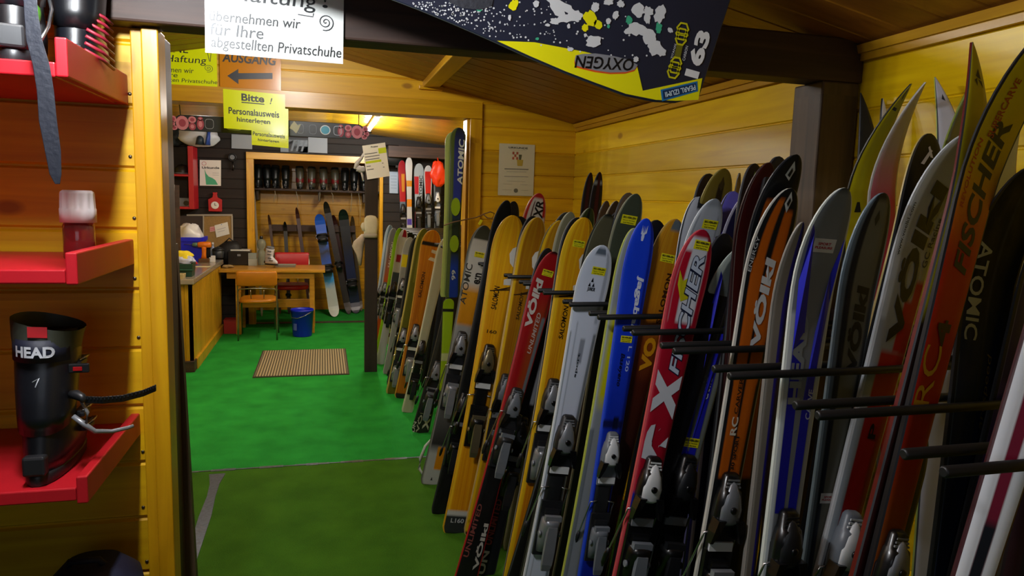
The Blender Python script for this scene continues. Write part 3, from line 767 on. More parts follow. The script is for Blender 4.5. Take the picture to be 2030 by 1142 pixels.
# tall curved pairs near the wall
S('yellow ski with a black diamond emblem curving up in front of the dark post', 1.60, (1806, 166), (1697, 520), 58,
  ('#cfc416', [(0, .04, 0, 1, '#1c1c16'), (.96, 1, 0, 1, '#1c1c16')]), side='#22221c', curl=.15, tip='point', vs=.84,
  decal=(('#16170d', [(.36, 204), (.55, 214), (.66, 200), (.47, 192)]), ('#cfc416', [(.45, 204), (.53, 208), (.58, 201), (.5, 198)], 'emblem', False, .0012), ('#16170d', [(.2, 228), (.62, 231), (.62, 226), (.2, 223)]), ('#16170d', [(.30, 420), (.52, 420), (.41, 385)])))
S('white ski fading to pink behind the yellow diamond ski', 1.58, (1834, 163), (1748, 470), 56,
  ([(170, '#d9d4d0'), (280, '#d2c4c8'), (330, '#cf8e98'), (400, '#c23a50')], []), base=([(170, '#dedad6'), (280, '#d2c4c8'), (330, '#cf8e98'), (400, '#c23a50')], []), side='#b9b4b0', curl=.15, tip='point', vs=.84)
S('black ski with its tip curved left, beside the dark post', 1.66, (1706, 184), (1714, 480), 46, '#1a1b18', base='#1d1e1b', curl=.10, tip='point', flip=True, vs=.84, yaw=.3)
S('ski with a small white pointed tip showing above the yellow diamond ski', 1.70, (1749, 195), (1742, 480), 42, '#cfcfd2', base='#cfcfd2', curl=.05, tip='point', flip=True, vs=.86)
S('white ski with a dark triangle emblem, tip curving left against the yellow wall', 1.40, (1853, 153), (1886, 420), 58, '#c2c4d0', base='#c2c4d0', side='#b9c96a', curl=.13, tip='point', flip=True, vs=.84, yaw=.35,
  decal=(('#2c3440', [(.42, 186), (.60, 174), (.66, 190)], 'emblem', True),))
S('grey blue ski with its tip rising behind the silver and red ski', 1.43, (1922, 172), (1880, 420), 60, '#97a1ad', side='#7d8a3a', curl=.10, tip='point', vs=.84)
S('white ski with a pink edge leaning at the upper right corner of the rack', 1.30, (2034, 190), (1985, 420), 60, ('#c6ccdc', [(0, .12, 0, 1, '#9a4058')]), side='#9a4058', curl=.10, tip='point', vs=.84)
# ---- fourth slot ----------------------------------------------------------------------------------------------
org = ('#14161a', [(.20, .42, 0, 400, '#c8620c'), (.58, .84, 0, 420, '#c8620c'), (.0, .035, 0, 1, '#c9c9c2'), (.16, .88, 760, 520, '#c8620c'), (.17, .86, 0, 520, '#c2600e'), (.46, .54, 0, 1, '#15161a'), (0, 1, 0, 945, '#131316'), (0, .03, 0, 1, '#c9c9c2')])
S('black and orange ski with big white letters, front one of the two', 1.575, (1568, 373), (1424, 1030), 78, org, side='#b8b6ae', curl=.05, ratio=(.72, .9), vs=.88,
  text=(('VÖIkI', 690, 512, .40, .72, '#d8dde2', 'up', .05, .1), ('ENERGY', 545, 475, .06, .15, '#c3c7cb', 'up', .01, .1), ('RC', 862, 826, .30, .50, '#e0d8c8', 'up', .03), ('30 SPORT', 930, 860, .52, .64, '#1a1410', 'up', .03), ('CARVER', 820, 750, .32, .44, '#241305', 'up', .02)),
  decal=(('#d3d6d4', [(.46, 408), (.62, 424), (.72, 400), (.58, 384)]), ('#14161a', [(.53, 407), (.61, 413), (.66, 401), (.59, 395)], 'emblem', False, .0012)), toe=985, heel=1150, bind='chrome')
S('black and orange ski with a white diamond tip, rear one of the two', 1.598, (1578, 306), (1470, 900), 74, org, side='#23242a', curl=.09, decal=(('#cfd3d2', [(.42, 352), (.62, 362), (.72, 342), (.56, 326)]), ('#14161a', [(.50, 352), (.60, 356), (.64, 344), (.57, 338)], 'emblem', False, .0012)),
  mate=(-34, 4, '#101114', dict(label='black ski tip standing just left of the white diamond tip by the post', dy=.058, base='#15161a', curl=.03)))
S('dark maroon ski with a pale edge behind the orange skis', 1.72, (1524, 322), (1470, 640), 62, ('#3c0d0c', [(0, .05, 0, 1, '#a8a49a')]), side='#2a1010', curl=.06,
  mate=(-28, 2, '#101114', dict(label='narrow dark ski with a green mark near its tip, left of the maroon ski', base='#1d100c', curl=.02, decal=(('#5d7a1c', [(.4, 352), (.6, 352), (.5, 338)], 'emblem', True),))))
S('beige ski with a purple edge between the black and orange ski and the blue one', 1.52, (1590, 440), (1510, 900), 34, ('#8d8880', [(0, .08, 0, 1, '#2c2d2a'), (.62, 1, 0, 1, '#2a2490')]), side='#8d8880', curl=.05)
# ---- fifth slot -------------------------------------------------------------------------------------------------
S('red and white ski with huge white letters RX', 1.818, (1394, 455), (1240, 1142), 72,
  ('#a8122a', [(.12, .90, 640, 468, '#d4d6de'), (.12, .34, 690, 500, '#b3142c'), (.84, 1, 720, 470, '#a8122a'), (0, 1, 456, 472, '#a3182f'), (.0, .10, 0, 1, '#bf2f44'), (0, 1, 1010, 975, '#1c2a9c')], dict(rough=.3)), side='#c04a50', ratio=(.72, .9), curl=.022,
  text=(('FISCHER', 744, 503, .42, .80, '#141a38', 'up', .06, .22), ('FISCHER', 741, 506, .44, .78, '#c6d2e6', 'up', .02, .22), ('X', 828, 735, .10, .92, '#d6dae4', 'up', .09, .1), ('R', 918, 822, .10, .92, '#d6dae4', 'up', .09, .1)),
  decal=(('#c9c21a', [(.20, 568), (.38, 600), (.62, 590), (.44, 572), (.52, 548), (.32, 560), (.16, 540)]),), stick=((486, .60, 'y'),), toe=948, heel=1095, bind='blackwhite',
  mate=(46, 8, '#141418', dict(label='plain black ski standing right behind the red RX ski', dy=.022, base='#131318', side='#1a1a20', curl=.02)))
S('silver ski with two blue stripes and a low yellow sticker, behind the red RX ski', 1.85, (1482, 486), (1345, 960), 74,
  ('#60686a', [(.0, .18, 0, 1, '#a8b2ae'), (.82, 1, 0, 1, '#8f9896'), (.22, .78, 0, 890, '#191b8e'), (.47, .53, 760, 890, '#60686a')]), side='#aab4ae', curl=.06,
  text=(('CARVE', 790, 748, .58, .74, '#c4cce0', 'up', .03, .1), ('HEAD', 760, 700, .2, .5, '#8a9494', 'up', .04)), decal=(('#1d1fb4', [(.10, 545), (.22, 556), (.42, 640), (.46, 900), (.22, 900), (.20, 640)], 'blue_stripe', False, .0004), ('#1d1fb4', [(.92, 545), (.80, 700), (.78, 900), (.54, 900), (.58, 700), (.76, 590)], 'blue_stripe', False, .0004)), stick=((876, .55, 'y'),), toe=945, heel=1095, bind='black')
S('dark navy ski with a thin pale edge, tip beside the orange skis', 1.90, (1494, 377), (1435, 700), 70, ('#11113a', [(0, .05, 0, 1, '#a9a6b8'), (.95, 1, 0, 1, '#8a86a0')]), side='#9c98ac', curl=.06,
  decal=(('#3f3c6e', [(.36, 420), (.42, 420), (.62, 396), (.76, 398), (.72, 392), (.56, 390)]),),
  mate=(-40, 2, '#4f49a0', dict(label='lilac ski whose tip shows left of the dark navy tip', base='#5c56b4', side='#8c86c8', curl=.03)))
S('white grey ski with a yellow sticker just under its tip and a dark tip cap', 1.955, (1419, 394), (1345, 720), 66, ('#a9afb8', [(0, 1, 394, 412, '#8b929b'), (.1, .12, 0, 430, '#59616a'), (.82, .84, 0, 430, '#59616a')]), side='#cdd3d8', curl=.05, stick=((446, .58, 'y', .05),),
  mate=(-32, -4, '#b9bec8', dict(label='pale ski with a black tip patch, left behind the white grey ski', base=('#b3b8c2', [(0, .6, 388, 415, '#22252a')]), side='#cfd4da', curl=.02)))
S('gold brown ski with a dark round mark, tall tip against the yellow wall', 2.02, (1436, 334), (1385, 640), 66, ('#6a5a1c', [(0, .05, 0, 1, '#b8a860'), (.44, .66, 0, 365, '#2a1f0c')]), side='#8a7a3a', curl=.05,
  decal=(('#3a2d10', [(.46, 372), (.58, 380), (.66, 368), (.54, 352)]),), mate=(-30, 10, '#2a1a0c', dict(label='dark brown ski tip leaning left behind the gold brown ski', dy=.02, base='#231509', curl=.02)))
S('thin brown ski end-on against the yellow wall, right of the gold brown tip', 2.1, (1466, 343), (1452, 640), 14, '#7a5a20', base='#7a5a20', curl=.03)
# ---- sixth slot -------------------------------------------------------------------------------------------------
S('bright blue ski with a white deer emblem and white lettering', 2.082, (1282, 433), (1180, 1050), 54,
  ([(440, '#1440d8'), (700, '#1237cf'), (830, '#0d2bb0'), (1140, '#0c24a0')], [(.86, 1, 0, 1, '#0a2294'), (0, .1, 0, 1, '#1a44d0'), (0, 1, 848, 832, '#0a1250'), (.5, .75, 850, 825, '#060b30')]), side='#2a4ad0', ratio=(.76, .92), curl=.02,
  text=(('jagaban', 660, 545, .55, .84, '#d6dcee', 'down', .035, .1), ('Baseyeno', 765, 700, .34, .56, '#0a0f30', 'down', .02, .2), ('L 120', 735, 685, .66, .80, '#aebcf0', 'down', .02)),
  decal=(('#cfd6f2', [(.44, 478), (.52, 478), (.55, 470), (.54, 462), (.42, 462), (.41, 470)]), ('#cfd6f2', [(.36, 465), (.46, 466), (.40, 458), (.33, 447)]), ('#cfd6f2', [(.52, 466), (.64, 462), (.68, 446), (.58, 458)]), ('#cfd6f2', [(.42, 463), (.47, 463), (.44, 448)]), ('#cfd6f2', [(.50, 463), (.55, 462), (.55, 448)])), stick=((672, .52, 'y'),), toe=888, heel=1058, bind='white')
S('gold orange ski with a grey tip patch and yellow VO letters, behind the blue ski', 2.10, (1341, 434), (1240, 860), 64,
  ([(440, '#c08a14'), (600, '#b87a10'), (680, '#8a420c'), (760, '#4a1a0c'), (900, '#2e120c')], [(.36, .92, 436, 458, '#5c656a')], dict(streak=.4)), side='#a8863a', curl=.02,
  text=(('SALOMON', 640, 540, .66, .82, '#3a1d06', 'up', .03), ('VO', 735, 668, .42, .86, '#d6920f', 'up', .06)), stick=((512, .55, 'y', .05),),
  mate=(-38, 2, '#141416', dict(label='black ski tip showing left behind the gold ski with the grey patch', dy=.02, base='#15151a', curl=.02)))
S('white ski with a yellow flame stripe, left behind the bright blue ski', 2.116, (1258, 452), (1163, 960), 46, ('#8d949a', [(.0, .12, 0, 1, '#a9b0b4'), (.2, .62, 800, 620, '#c9c60f', .0, .02), (.0, .3, 0, 850, '#6c7479')]), side='#a8b04a', curl=.004)
# ---- seventh slot --------------------------------------------------------------------------------------------------
S('white ski with a small triangle emblem and yellow sticker on its round tip', 2.36, (1196, 486), (1062, 1142), 64,
  ('#d0d8ea', [(.80, .90, 640, 500, '#a9b1c2'), (.0, .10, 0, 660, '#8f98a2'), (.86, 1, 0, 660, '#7f868e'), (.24, .27, 0, 640, '#9aa2b2'), (.25, .75, 506, 492, '#5f6b7a'), (.45, .62, 720, 672, '#8e95a4')]), side='#d6dce2', ratio=(.74, .9), curl=.035,
  decal=(('#10131a', [(.42, 560), (.50, 560), (.46, 551)]), ('#10131a', [(.36, 569), (.44, 569), (.40, 561)]), ('#10131a', [(.48, 569), (.56, 569), (.52, 561)])), stick=((537, .58, 'y'),), text=(('sport', 748, 700, .46, .56, '#2a3038', 'up', .02), ('JUNIOR', 580, 570, .36, .60, '#20242c', 'cross', .03)), toe=860, heel=1040, bind='silver')
S('grey green ski with a yellow sticker and a pale rim, tall against the wall', 2.42, (1262, 384), (1205, 640), 54, ('#3f4638', [(0, .06, 0, 1, '#9a9a86')]), side='#8a8a70', curl=.05, stick=((437, .5, 'y', .06),),
  mate=(-14, -2, '#5c4a36', dict(label='brownish ski tip leaning just behind the grey green ski', base='#5a4a38', curl=.03)))
S('dark olive ski with a worn grey top, between the yellow ski and the white ski', 2.5, (1208, 424), (1130, 760), 54, ('#54503a', [(0, .08, 0, 1, '#8a8a76'), (0, 1, 424, 432, '#1d1d18')]), side='#26261e', curl=.04,
  mate=(22, -6, '#1c1c18', dict(label='black ski tip with a pale rim, right of the worn olive ski', base='#191915', curl=.02)))
# ---- eighth slot -------------------------------------------------------------------------------------------------
yel = lambda a, b_, c: ([(430, a), (700, b_), (900, c), (1140, c)], [(.82, 1, 0, 1, '#a87008'), (0, .16, 0, 1, '#e8b818'), (0, 1, 0, 0.012, '#1b1b1b'), (.1, .9, .04, .05, '#b9860c')], dict(streak=.5, rough=.32))
SB = lambda y0: [('#d8d6cc', [(.62, y0+2), (.70, y0+20), (.84, y0+27), (.995, y0+30), (.995, y0-14), (.84, y0-14), (.70, y0-9)]), ('#d8d6cc', [(.60, y0+54), (.62, y0+64), (.995, y0+62), (.995, y0+48), (.72, y0+50)])]+[('#3a2406', [(.16+.1*k, y0+80-k), (.16+.1*k, y0+78-k), (.9, y0+71-3*k), (.9, y0+73-3*k)]) for k in range(3)]
S('yellow ski standing just left of the round tipped white ski', 2.664, (1160, 431), (1024, 1142), 60, yel('#e0a812', '#e4a812', '#d88c0c'), side='#e4b61c', ratio=(.74, .9), curl=.03,
  text=(('SALOMON', 672, 606, .40, .58, '#2a1a06', 'up', .02, .15),), decal=SB(512), stick=((484, .5, 'y', .05),), toe=785, heel=905, bind='silver',
  mate=(-13, 0, '#161412', dict(label='black ski with a pale rim, behind the yellow ski next to the white one', dy=.026, base='#191714', side='#8a887c', curl=.015)))
S('gold ski whose tip shows above the dark red ski', 3.08, (1112, 437), (1040, 760), 54, yel('#c08c14', '#b8860e', '#a8760c'), side='#7a6a3a', curl=.03,
  mate=(14, -16, '#20201a', dict(label='dark ski tip with a pale rim rising over the gold tip', base='#2c2c20', side='#8e8c78', curl=.015)))
# ---- ninth slot -----------------------------------------------------------------------------------------------
S('dark red ski with white letters and a black tail marked UNLIMITED', 2.93, (1100, 499), (933, 1110), 50,
  ('#9c1014', [(.84, 1, 690, 500, '#701014'), (.60, .84, 0, 610, '#8a4a10', 0, .04), (.80, 1, 0, 628, '#70767a'), (0, 1, 0, 893, '#131214'), (0, 1, 897, 891, '#c8c4be'), (0, 1, 500, 506, '#2a0b0a')]), side='#a8161c', curl=.035, ratio=(.74, .92),
  text=(('VÖIkI', 652, 556, .06, .44, '#cfc8c0', 'up', .05, .1), ('UNLIMITED', 700, 620, .54, .72, '#b8a8a0', 'up', .02, .2), ('VÖIkI', 1128, 1035, .62, .9, '#b9b4ac', 'up', .04), ('UNLIMITED', 1105, 1000, .1, .34, '#8a4a44', 'up', .02, .1)), stick=((543, .5, 'y', .05),), toe=800, heel=880, bind='grey', Yl=2.80,
  mate=(-12, -7, '#141012', dict(ws=.85, label='black ski tip showing left behind the dark red ski', base='#18120f', curl=.015)))
S('black ski with a boxed UN mark near its tail, right of the dark red ski', 2.985, (1112, 524), (966, 1110), 48,
  ('#16171a', [(0, .03, 0, 1, '#4a4c50'), (.7, 1, 800, 560, '#8a8c90')]), side='#2a2c30', curl=.02, text=(('UNLIMITED', 1080, 990, .14, .5, '#8e3f3c', 'up', .03, .1), ('UN', 1138, 1092, .14, .5, '#d8d2ca', 'up', .03)), toe=855, heel=945, bind='black', Yl=2.86)
# ---- tenth slot -------------------------------------------------------------------------------------------------
S('darker yellow ski between the bright yellow ski and the dark red ski', 3.23, (1067, 431), (955, 985), 52, yel('#b07e10', '#a8760e', '#c89a10'), side='#c8a868', ratio=(.74, .9), curl=.03,
  text=(('SALOMON', 634, 580, .44, .60, '#33200a', 'up', .02, .15),), decal=SB(508), toe=770, heel=870, bind='grey',
  mate=(-9, -3, '#0f0f0f', dict(ws=.9, label='black ski between the bright yellow ski and the darker yellow one', dy=.02, base='#121110', curl=.015)))
S('white and red ski with black letters XR, tip high over the yellow skis', 3.42, (1070, 383), (1020, 640), 46, ('#c6c0b4', [(0, .16, 440, 385, '#a8201c'), (.84, 1, 430, 385, '#a8201c'), (0, 1, 383, 394, '#a8201c'), (.3, .36, 470, 400, '#4a1410')]), side='#b87a60', curl=.03,
  text=(('XR', 432, 398, .42, .86, '#181410', 'up', .03, .15),))
# ---- eleventh slot ---------------------------------------------------------------------------------------------
S('bright yellow ski with its black and white tail on the olive carpet', 3.31, (1019, 427), (903, 1050), 60, ([(430, '#f0b814'), (700, '#ecaa10'), (1000, '#e29c0e')], [(0, .14, 0, 1, '#f0be20'), (.88, 1, 0, 1, '#c88a0c'), (0, 1, 0, 1012, '#c9c9c2'), (0, 1, 0, 1022, '#2b2e30'), (.2, .8, .0, .012, '#2b2e30')], dict(streak=.4, rough=.32)), side='#d8a018', ratio=(.74, .9), curl=.03,
  text=(('SALOMON', 614, 568, .30, .52, '#221606', 'up', .02, .15), ('L160', 1036, 1027, .25, .75, '#b8bcc0', 'cross', .02), ('160', 661, 654, .3, .7, '#4a3208', 'cross', .02)), decal=SB(500)+[('#1a1a1a', [(.3, 756), (.7, 756), (.76, 768), (.5, 776), (.24, 768)]), ('#c8701c', [(.4, 756), (.6, 756), (.6, 764), (.4, 764)], 'emblem', False, .0012), ('#3a8a3a', [(.4, 764), (.6, 764), (.55, 772), (.45, 772)], 'emblem', False, .0012)], toe=712, heel=842, bind='bronze', Yl=3.27,
  mate=(14, 2, '#0f0f0f', dict(label='narrow black ski right behind the bright yellow ski', base='#151412', curl=.012)))
S('black ski with a dark tail on the carpet, left of the bright yellow ski', 3.54, (1006, 397), (879, 975), 37, ('#141513', [(0, .05, 0, 1, '#4d4f4a'), (.3, .5, 1, 1, '#7a1c18'), (.1, .9, 915, 900, '#5a1512')]), side='#26282a', curl=.03, toe=800, heel=890, bind='black', Yl=3.5,
  mate=(14, 2, '#101010', dict(label='black ski tip with a pale rim, behind the left black ski', base='#151614', side='#55574f', curl=.02)))
# ---- twelfth slot ----------------------------------------------------------------------------------------------
S('white and orange ski with a dark grey tip and a pale tail on the carpet', 3.886, (962, 447), (855, 950), 46,
  ([(450, '#3a3c30'), (474, '#45473a'), (477, '#c9c9c0'), (560, '#bcbcb2'), (580, '#c88a10'), (640, '#c07e0e'), (648, '#90908a'), (880, '#2a2a2a'), (900, '#a9aca8')], [(.5, .92, 930, 885, '#c8820c'), (0, .1, 0, 1, '#8a8c84')]), side='#5a5c50', ratio=(.74, .92), curl=.03,
  text=(('ATOMIC', 605, 525, .06, .36, '#3a3a34', 'up', .01, .1), ('e:n', 562, 540, .56, .86, '#1a1a18', 'up', .03)), decal=(('#1a1a1a', [(.5, 945), (.56, 953), (.52, 951), (.5, 952), (.48, 951), (.44, 953)]),), stick=((505, .55, 'y'),), toe=682, heel=775, bind='silver')
q = onz(838, 940, 0)
lp = empty('strap', (q.x, q.y+.02, 0), 'pale plastic loop lying on the carpet against the white tailed ski', 'strap')
MB().tube([(.06, .03, .20), (.02, .02, .16), (-.012, 0, .09), (-.02, -.01, .03), (-.005, -.02, .006), (.025, -.02, .012), (.04, -.01, .04), (.03, 0, .07), (.05, .01, .09)], [.006, .009, .010, .010, .010, .010, .009, .008, .005], 8).build('loop', mat('pale_plastic', '#a9b4a4', .4), lp)
# ---- behind: tops against the wall ------------------------------------------------------------------------------
S('tall dark ski, left of the two standing high against the back corner', 3.04, (1171, 342), (1150, 640), 22, ('#1d1610', [(.3, .6, 0, 1, '#3a1410')]), curl=.04, tip='round')
S('tall dark ski with a pale band, right one of two high against the back corner', 2.965, (1189, 341), (1165, 640), 24, ('#1a120e', [(0, 1, 366, 360, '#8a8a84'), (.4, .7, 0, 1, '#3c120e')]), curl=.04, tip='round')
S('brown ski tip low against the corner wall, right of the tall dark pair', 2.74, (1203, 398), (1170, 640), 30, ('#4a3520', [(0, .08, 0, 1, '#8a7c60')]), curl=.03)
S('small brown ski tip with a light rim beside the grey green ski', 2.62, (1222, 398), (1180, 640), 36, ('#3c2a1a', [(0, .08, 0, 1, '#a89a80')]), side='#8a7c60', curl=.04)
S('green and black ski tip low between the yellow ski and the corner wall', 2.85, (1170, 412), (1120, 640), 40, ('#2c3416', [(0, .1, 0, 1, '#8a8a70'), (.4, .6, 0, 1, '#151510')]), side='#77765c', curl=.03)
S('pale grey ski tip behind the gold tip', 3.05, (1132, 420), (1090, 640), 40, ('#7c7a60', [(0, .1, 0, 1, '#a8a68c')]), side='#a09e84', curl=.03)

# ---- skis deep in the rack by the wall, of which only slivers show between the front ones
R = random.Random(5)
for k in range(20):
    y = 0.66+0.146*k+0.02*R.random(); xb = 1.10+0.10*R.random(); zt = 1.10+0.16*R.random()
    a = Vector((xb+0.16, y, zt)); q = a-EYE; b = Vector((xb, y, 0.0))-EYE
    pa = (q.dot(RGT)/q.dot(FWD)*FPX+1015, q.dot(DWN)/q.dot(FWD)*FPX+571); pb = (b.dot(RGT)/b.dot(FWD)*FPX+1015, b.dot(DWN)/b.dot(FWD)*FPX+571)
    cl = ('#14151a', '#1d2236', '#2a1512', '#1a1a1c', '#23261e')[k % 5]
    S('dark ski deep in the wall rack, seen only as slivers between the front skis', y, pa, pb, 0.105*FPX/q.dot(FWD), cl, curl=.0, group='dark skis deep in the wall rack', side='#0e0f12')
# ------------------------------------------------------------------ skis beyond the partition line and in the far room
def floorY(px, py): return onz(px, py, 0).y
S('black ski marked XTB with its tail on the carpet near the doorway jamb', floorY(836, 858), (930, 480), (832, 858), 40, ('#1c1d18', [(.1, .3, 800, 640, '#2c2d26'), (.5, .7, 830, 735, '#6b1c18')]), side='#33342e', curl=.03, text=(('XTB', 850, 795, .56, .92, '#b8b09a', 'up', .04), ('VÖIkI', 858, 800, .18, .42, '#a8a08a', 'up', .02), ('UN', 862, 838, .0, .16, '#cfc8b4', 'up', .02)), toe=735, heel=790, bind='grey', z0=0)
S('cream white ski with a small red mark near its tail, in the doorway', floorY(806, 818), (886, 470), (807, 815), 26, ('#a8a88c', [(.3, .6, 770, 755, '#a8301c'), (0, .12, 0, 1, '#c8c8ac')]), side='#b8b89c', curl=.03, toe=690, heel=760, bind='black')
S('orange ski with a black strap near its tip, leaning in the far room', floorY(798, 790), (860, 456), (799, 788), 40, ([(458, '#b87810'), (640, '#b0700e'), (790, '#a8680c')], [(0, 1, 0, 0.03, '#22201c'), (0, 1, 488, 480, '#1d1712')], dict(streak=.6)), side='#b88a2a', ratio=(.74, .9), curl=.03, text=(('SALOMON', 590, 540, .3, .5, '#3a2006', 'up', .02),), decal=(('#b8b09a', [(.6, 500), (.98, 503), (.98, 496), (.6, 494)]), ('#b8b09a', [(.5, 515), (.98, 518), (.98, 511), (.6, 509)])), toe=660, heel=720, bind='silver')
S('olive gold ski standing left of the orange ski with the black strap', floorY(775, 781), (842, 453), (776, 778), 26, ('#5c5a10', [(0, .14, 0, 1, '#a89a4a'), (.86, 1, 0, 1, '#332f10'), (.4, .6, 560, 470, '#6e6c1c')]), side='#a8984a', curl=.03, toe=665, heel=735, bind='silver',
  mate=(8, 2, '#3a3012', dict(label='dark ski standing directly behind the olive gold ski', base='#2a220e', curl=.02)))
S('olive gold ski tail resting right of the first olive gold ski', floorY(790, 776), (858, 470), (790, 776), 22, ('#57530f', [(0, .1, 0, 1, '#8a7c3a')]), side='#7a6c2c', curl=.03)
S('grey ski with a yellow block under its white tip in the far room', 6.5, (814, 470), (775, 700), 22, ('#7a7c78', [(0, 1, 530, 505, '#b9a80c'), (0, 1, 505, 470, '#8a8a86')]), side='#9a9c98', curl=.03, toe=565, heel=620, bind='silver')
S('white ski with a red mark on the tip, right of the neon green ski', 6.9, (802, 455), (762, 670), 20, ('#b9bcc0', [(.4, .9, 470, 455, '#8a1424'), (.2, .7, 520, 505, '#8a1424'), (0, 1, 610, 540, '#3a4650')]), side='#c4c8cc', curl=.03, toe=570, heel=625, bind='black')
S('neon green ski standing in the far room', 7.1, (793, 452), (757, 660), 16, ('#86b80c', [(.6, .9, 0, 1, '#46700a')]), side='#8ac00e', curl=.03, toe=575, heel=620, bind='black')
S('orange and grey ski with dark lettering in the far room', 7.35, (781, 452), (750, 650), 18, ([(455, '#6a6c70'), (500, '#5c5048'), (560, '#a84a12')], [(0, .2, 0, 1, '#8a8c90')]), side='#9aa0a8', curl=.03, text=(('SALOMON', 530, 480, .5, .8, '#c8c0b0', 'up', .0),), toe=570, heel=610, bind='grey')
S('pale blue ski farthest left in the far room rack', 7.6, (774, 446), (744, 640), 16, ('#5c7082', [(0, .3, 0, 1, '#9cb0c4')]), side='#a0b4c8', curl=.03, toe=575, heel=610, bind='grey')
S('white tailed ski with a dark red V near the carpet in the far room', floorY(765, 682), (812, 480), (768, 680), 18, ([(690, '#b8b4a4'), (655, '#c4c0b0'), (640, '#3a3c3a'), (480, '#4a5058')], [(0, 1, 668, 660, '#5a1414')]), side='#a8a496', curl=.02, toe=590, heel=630, bind='black')
S('dark ski leaning between the yellow block ski and the olive ski', 6.1, (826, 470), (782, 720), 20, ('#1d1f1c', [(0, .12, 0, 1, '#4a4c48')]), curl=.03, toe=640, heel=690, bind='black')
# small skis hung on the back wall of the far room
hr = empty('ski_hanger', (1.2, 9.05, 2.02), 'dark rail with small skis hung in a row on the back wall', 'ski rack')
MB().box(-0.32, 0.36, -0.012, 0.012, -0.015, 0.015).build('rail', M_blk, hr, 0.002)
for x in (-0.3, 0.34): MB().box(x-.012, x+.012, 0.0, 0.24, -0.01, 0.01).build('bracket', M_blk, hr)
HK = [((797, 318), (800, 470), 17, ([(330, '#8a1420'), (400, '#a8181c'), (470, '#7a1018')], [(.4, .8, 380, 345, '#b8781c'), (0, 1, 430, 400, '#5a6a78')]), 'black', 415, 'dark red ski first from the left on the back wall rail'),
      ((811, 312), (812, 470), 15, ('#b4b6b8', [(0, 1, 410, 395, '#c87a12'), (0, 1, 370, 358, '#b87a1c'), (.1, .9, 446, 434, '#4a3a9c')]), None, None, 'white ski with orange squares, second from the left on the back wall rail'),
      ((831, 324), (829, 470), 21, ('#9aa4ac', [(.0, .5, 385, 350, '#a81424', .0), (0, 1, 455, 420, '#b01818')]), 'black', 402, 'grey and red ski with slanted letters, third on the back wall rail'),
      ((849, 328), (849, 470), 18, ('#b4b8bc', [(.15, .85, 385, 340, '#b8201c'), (0, 1, 470, 400, '#2a3440')]), 'grey', 395, 'white and red ski fourth from the left on the back wall rail'),
      ((868, 324), (866, 470), 18, ('#2a2e34', [(0, .2, 0, 1, '#7a8288')]), 'white', 392, 'black ski fifth from the left on the back wall rail')]
for i_, (t_, l_, w_, sk, bd, ty, lab) in enumerate(HK):
    hy = 9.03-.045*(i_ % 2); b3 = at(l_[0], 462 if w_ == 15 else 500, hy)
    S(lab, hy, t_, l_, w_, sk, curl=.03, z0=b3.z, toe=ty, heel=(ty+34) if ty else None, bind=bd or 'black', group=None, text=((('ATOMIC', 396, 348, .55, .9, '#14161a', 'up', .02),) if 'slanted' in lab else ()), brakes=False)
# child skis tied to a hook on the door jamb
z_h = at(905, 590, 4.40).z
S('blue child ski with lime foot plates, tied high on the door jamb', 4.40, (910, 253), (896, 585), 30,
  ([(255, '#20262e'), (300, '#2a3170'), (400, '#2c3a8c'), (440, '#23301c'), (500, '#24301e'), (530, '#1a3890'), (590, '#16307c')], [(0, .28, 0, 1, '#4e5c22'), (.9, 1, 0, 1, '#2a3020')]), side='#3a4a20', ratio=(.8, .95), curl=.03, z0=z_h, vs=.93,
  text=(('ATOMIC', 366, 276, .56, .96, '#c9cbb8', 'up', .03, .1), ('99', 555, 535, .4, .7, '#c0c4b0', 'up', .02)),
  decal=tuple(('#8fae10', [(.5+.42*math.cos(a)*(.9 if True else 1), yc+hh*math.sin(a)) for a in [2*PI*k/16 for k in range(16)]], 'foot_plate', False, .006) for yc, hh in ((410, 18), (483, 17))), brakes=False)
S('lime and white child ski tied beside the blue one on the door jamb', 4.43, (897, 262), (884, 585), 26,
  ('#8a9a4a', [(.45, 1, 430, 320, '#a8a890'), (.0, .3, 0, 1, '#a8b45a'), (.5, 1, 0, 500, '#7a8a3a')]), base='#8f9e4c', side='#9aa84e', curl=.02, z0=z_h, vs=.93, brakes=False)
zb = at(880, 775, 4.385).z
S('short lime ski hanging under the tied child skis', 4.385, (890, 592), (880, 775), 24, ('#8fb00e', [(0, 1, 715, 700, '#b0b878'), (0, 1, 618, 612, '#1a1c14')]), base='#8fb00e', side='#20221a', ratio=(.86, .9), curl=.012, z0=zb, vs=.93)
hk = empty('hook_with_cord', (0.905, 4.42, 1.60), 'thin twisted cord tying the child skis to the door jamb', 'cord')
o3 = Vector((0.905, 4.42, 1.60))
p_ = [at(x, y, Y)-o3 for x, y, Y in ((880, 447, 4.37), (897, 441, 4.36), (915, 437, 4.37), (930, 434, 4.44), (945, 431, 4.44), (960, 424, 4.44), (972, 420, 4.45), (980, 423, 4.45), (976, 433, 4.45), (966, 432, 4.44), (958, 425, 4.44))]
MB().tube(p_, 0.004, 6).build('cord', mat('twine', '#7a5a3a', 0.8), hk)
mb = MB(); q0 = at(955, 436, 4.43)-o3
mb.box(-0.008, 0.008, -0.002, 0.002, -0.035, 0.0, M=Matrix.Translation(q0) @ Matrix.Rotation(0.5, 4, 'Y')); mb.build('paper_slip', M_ystk, hk)

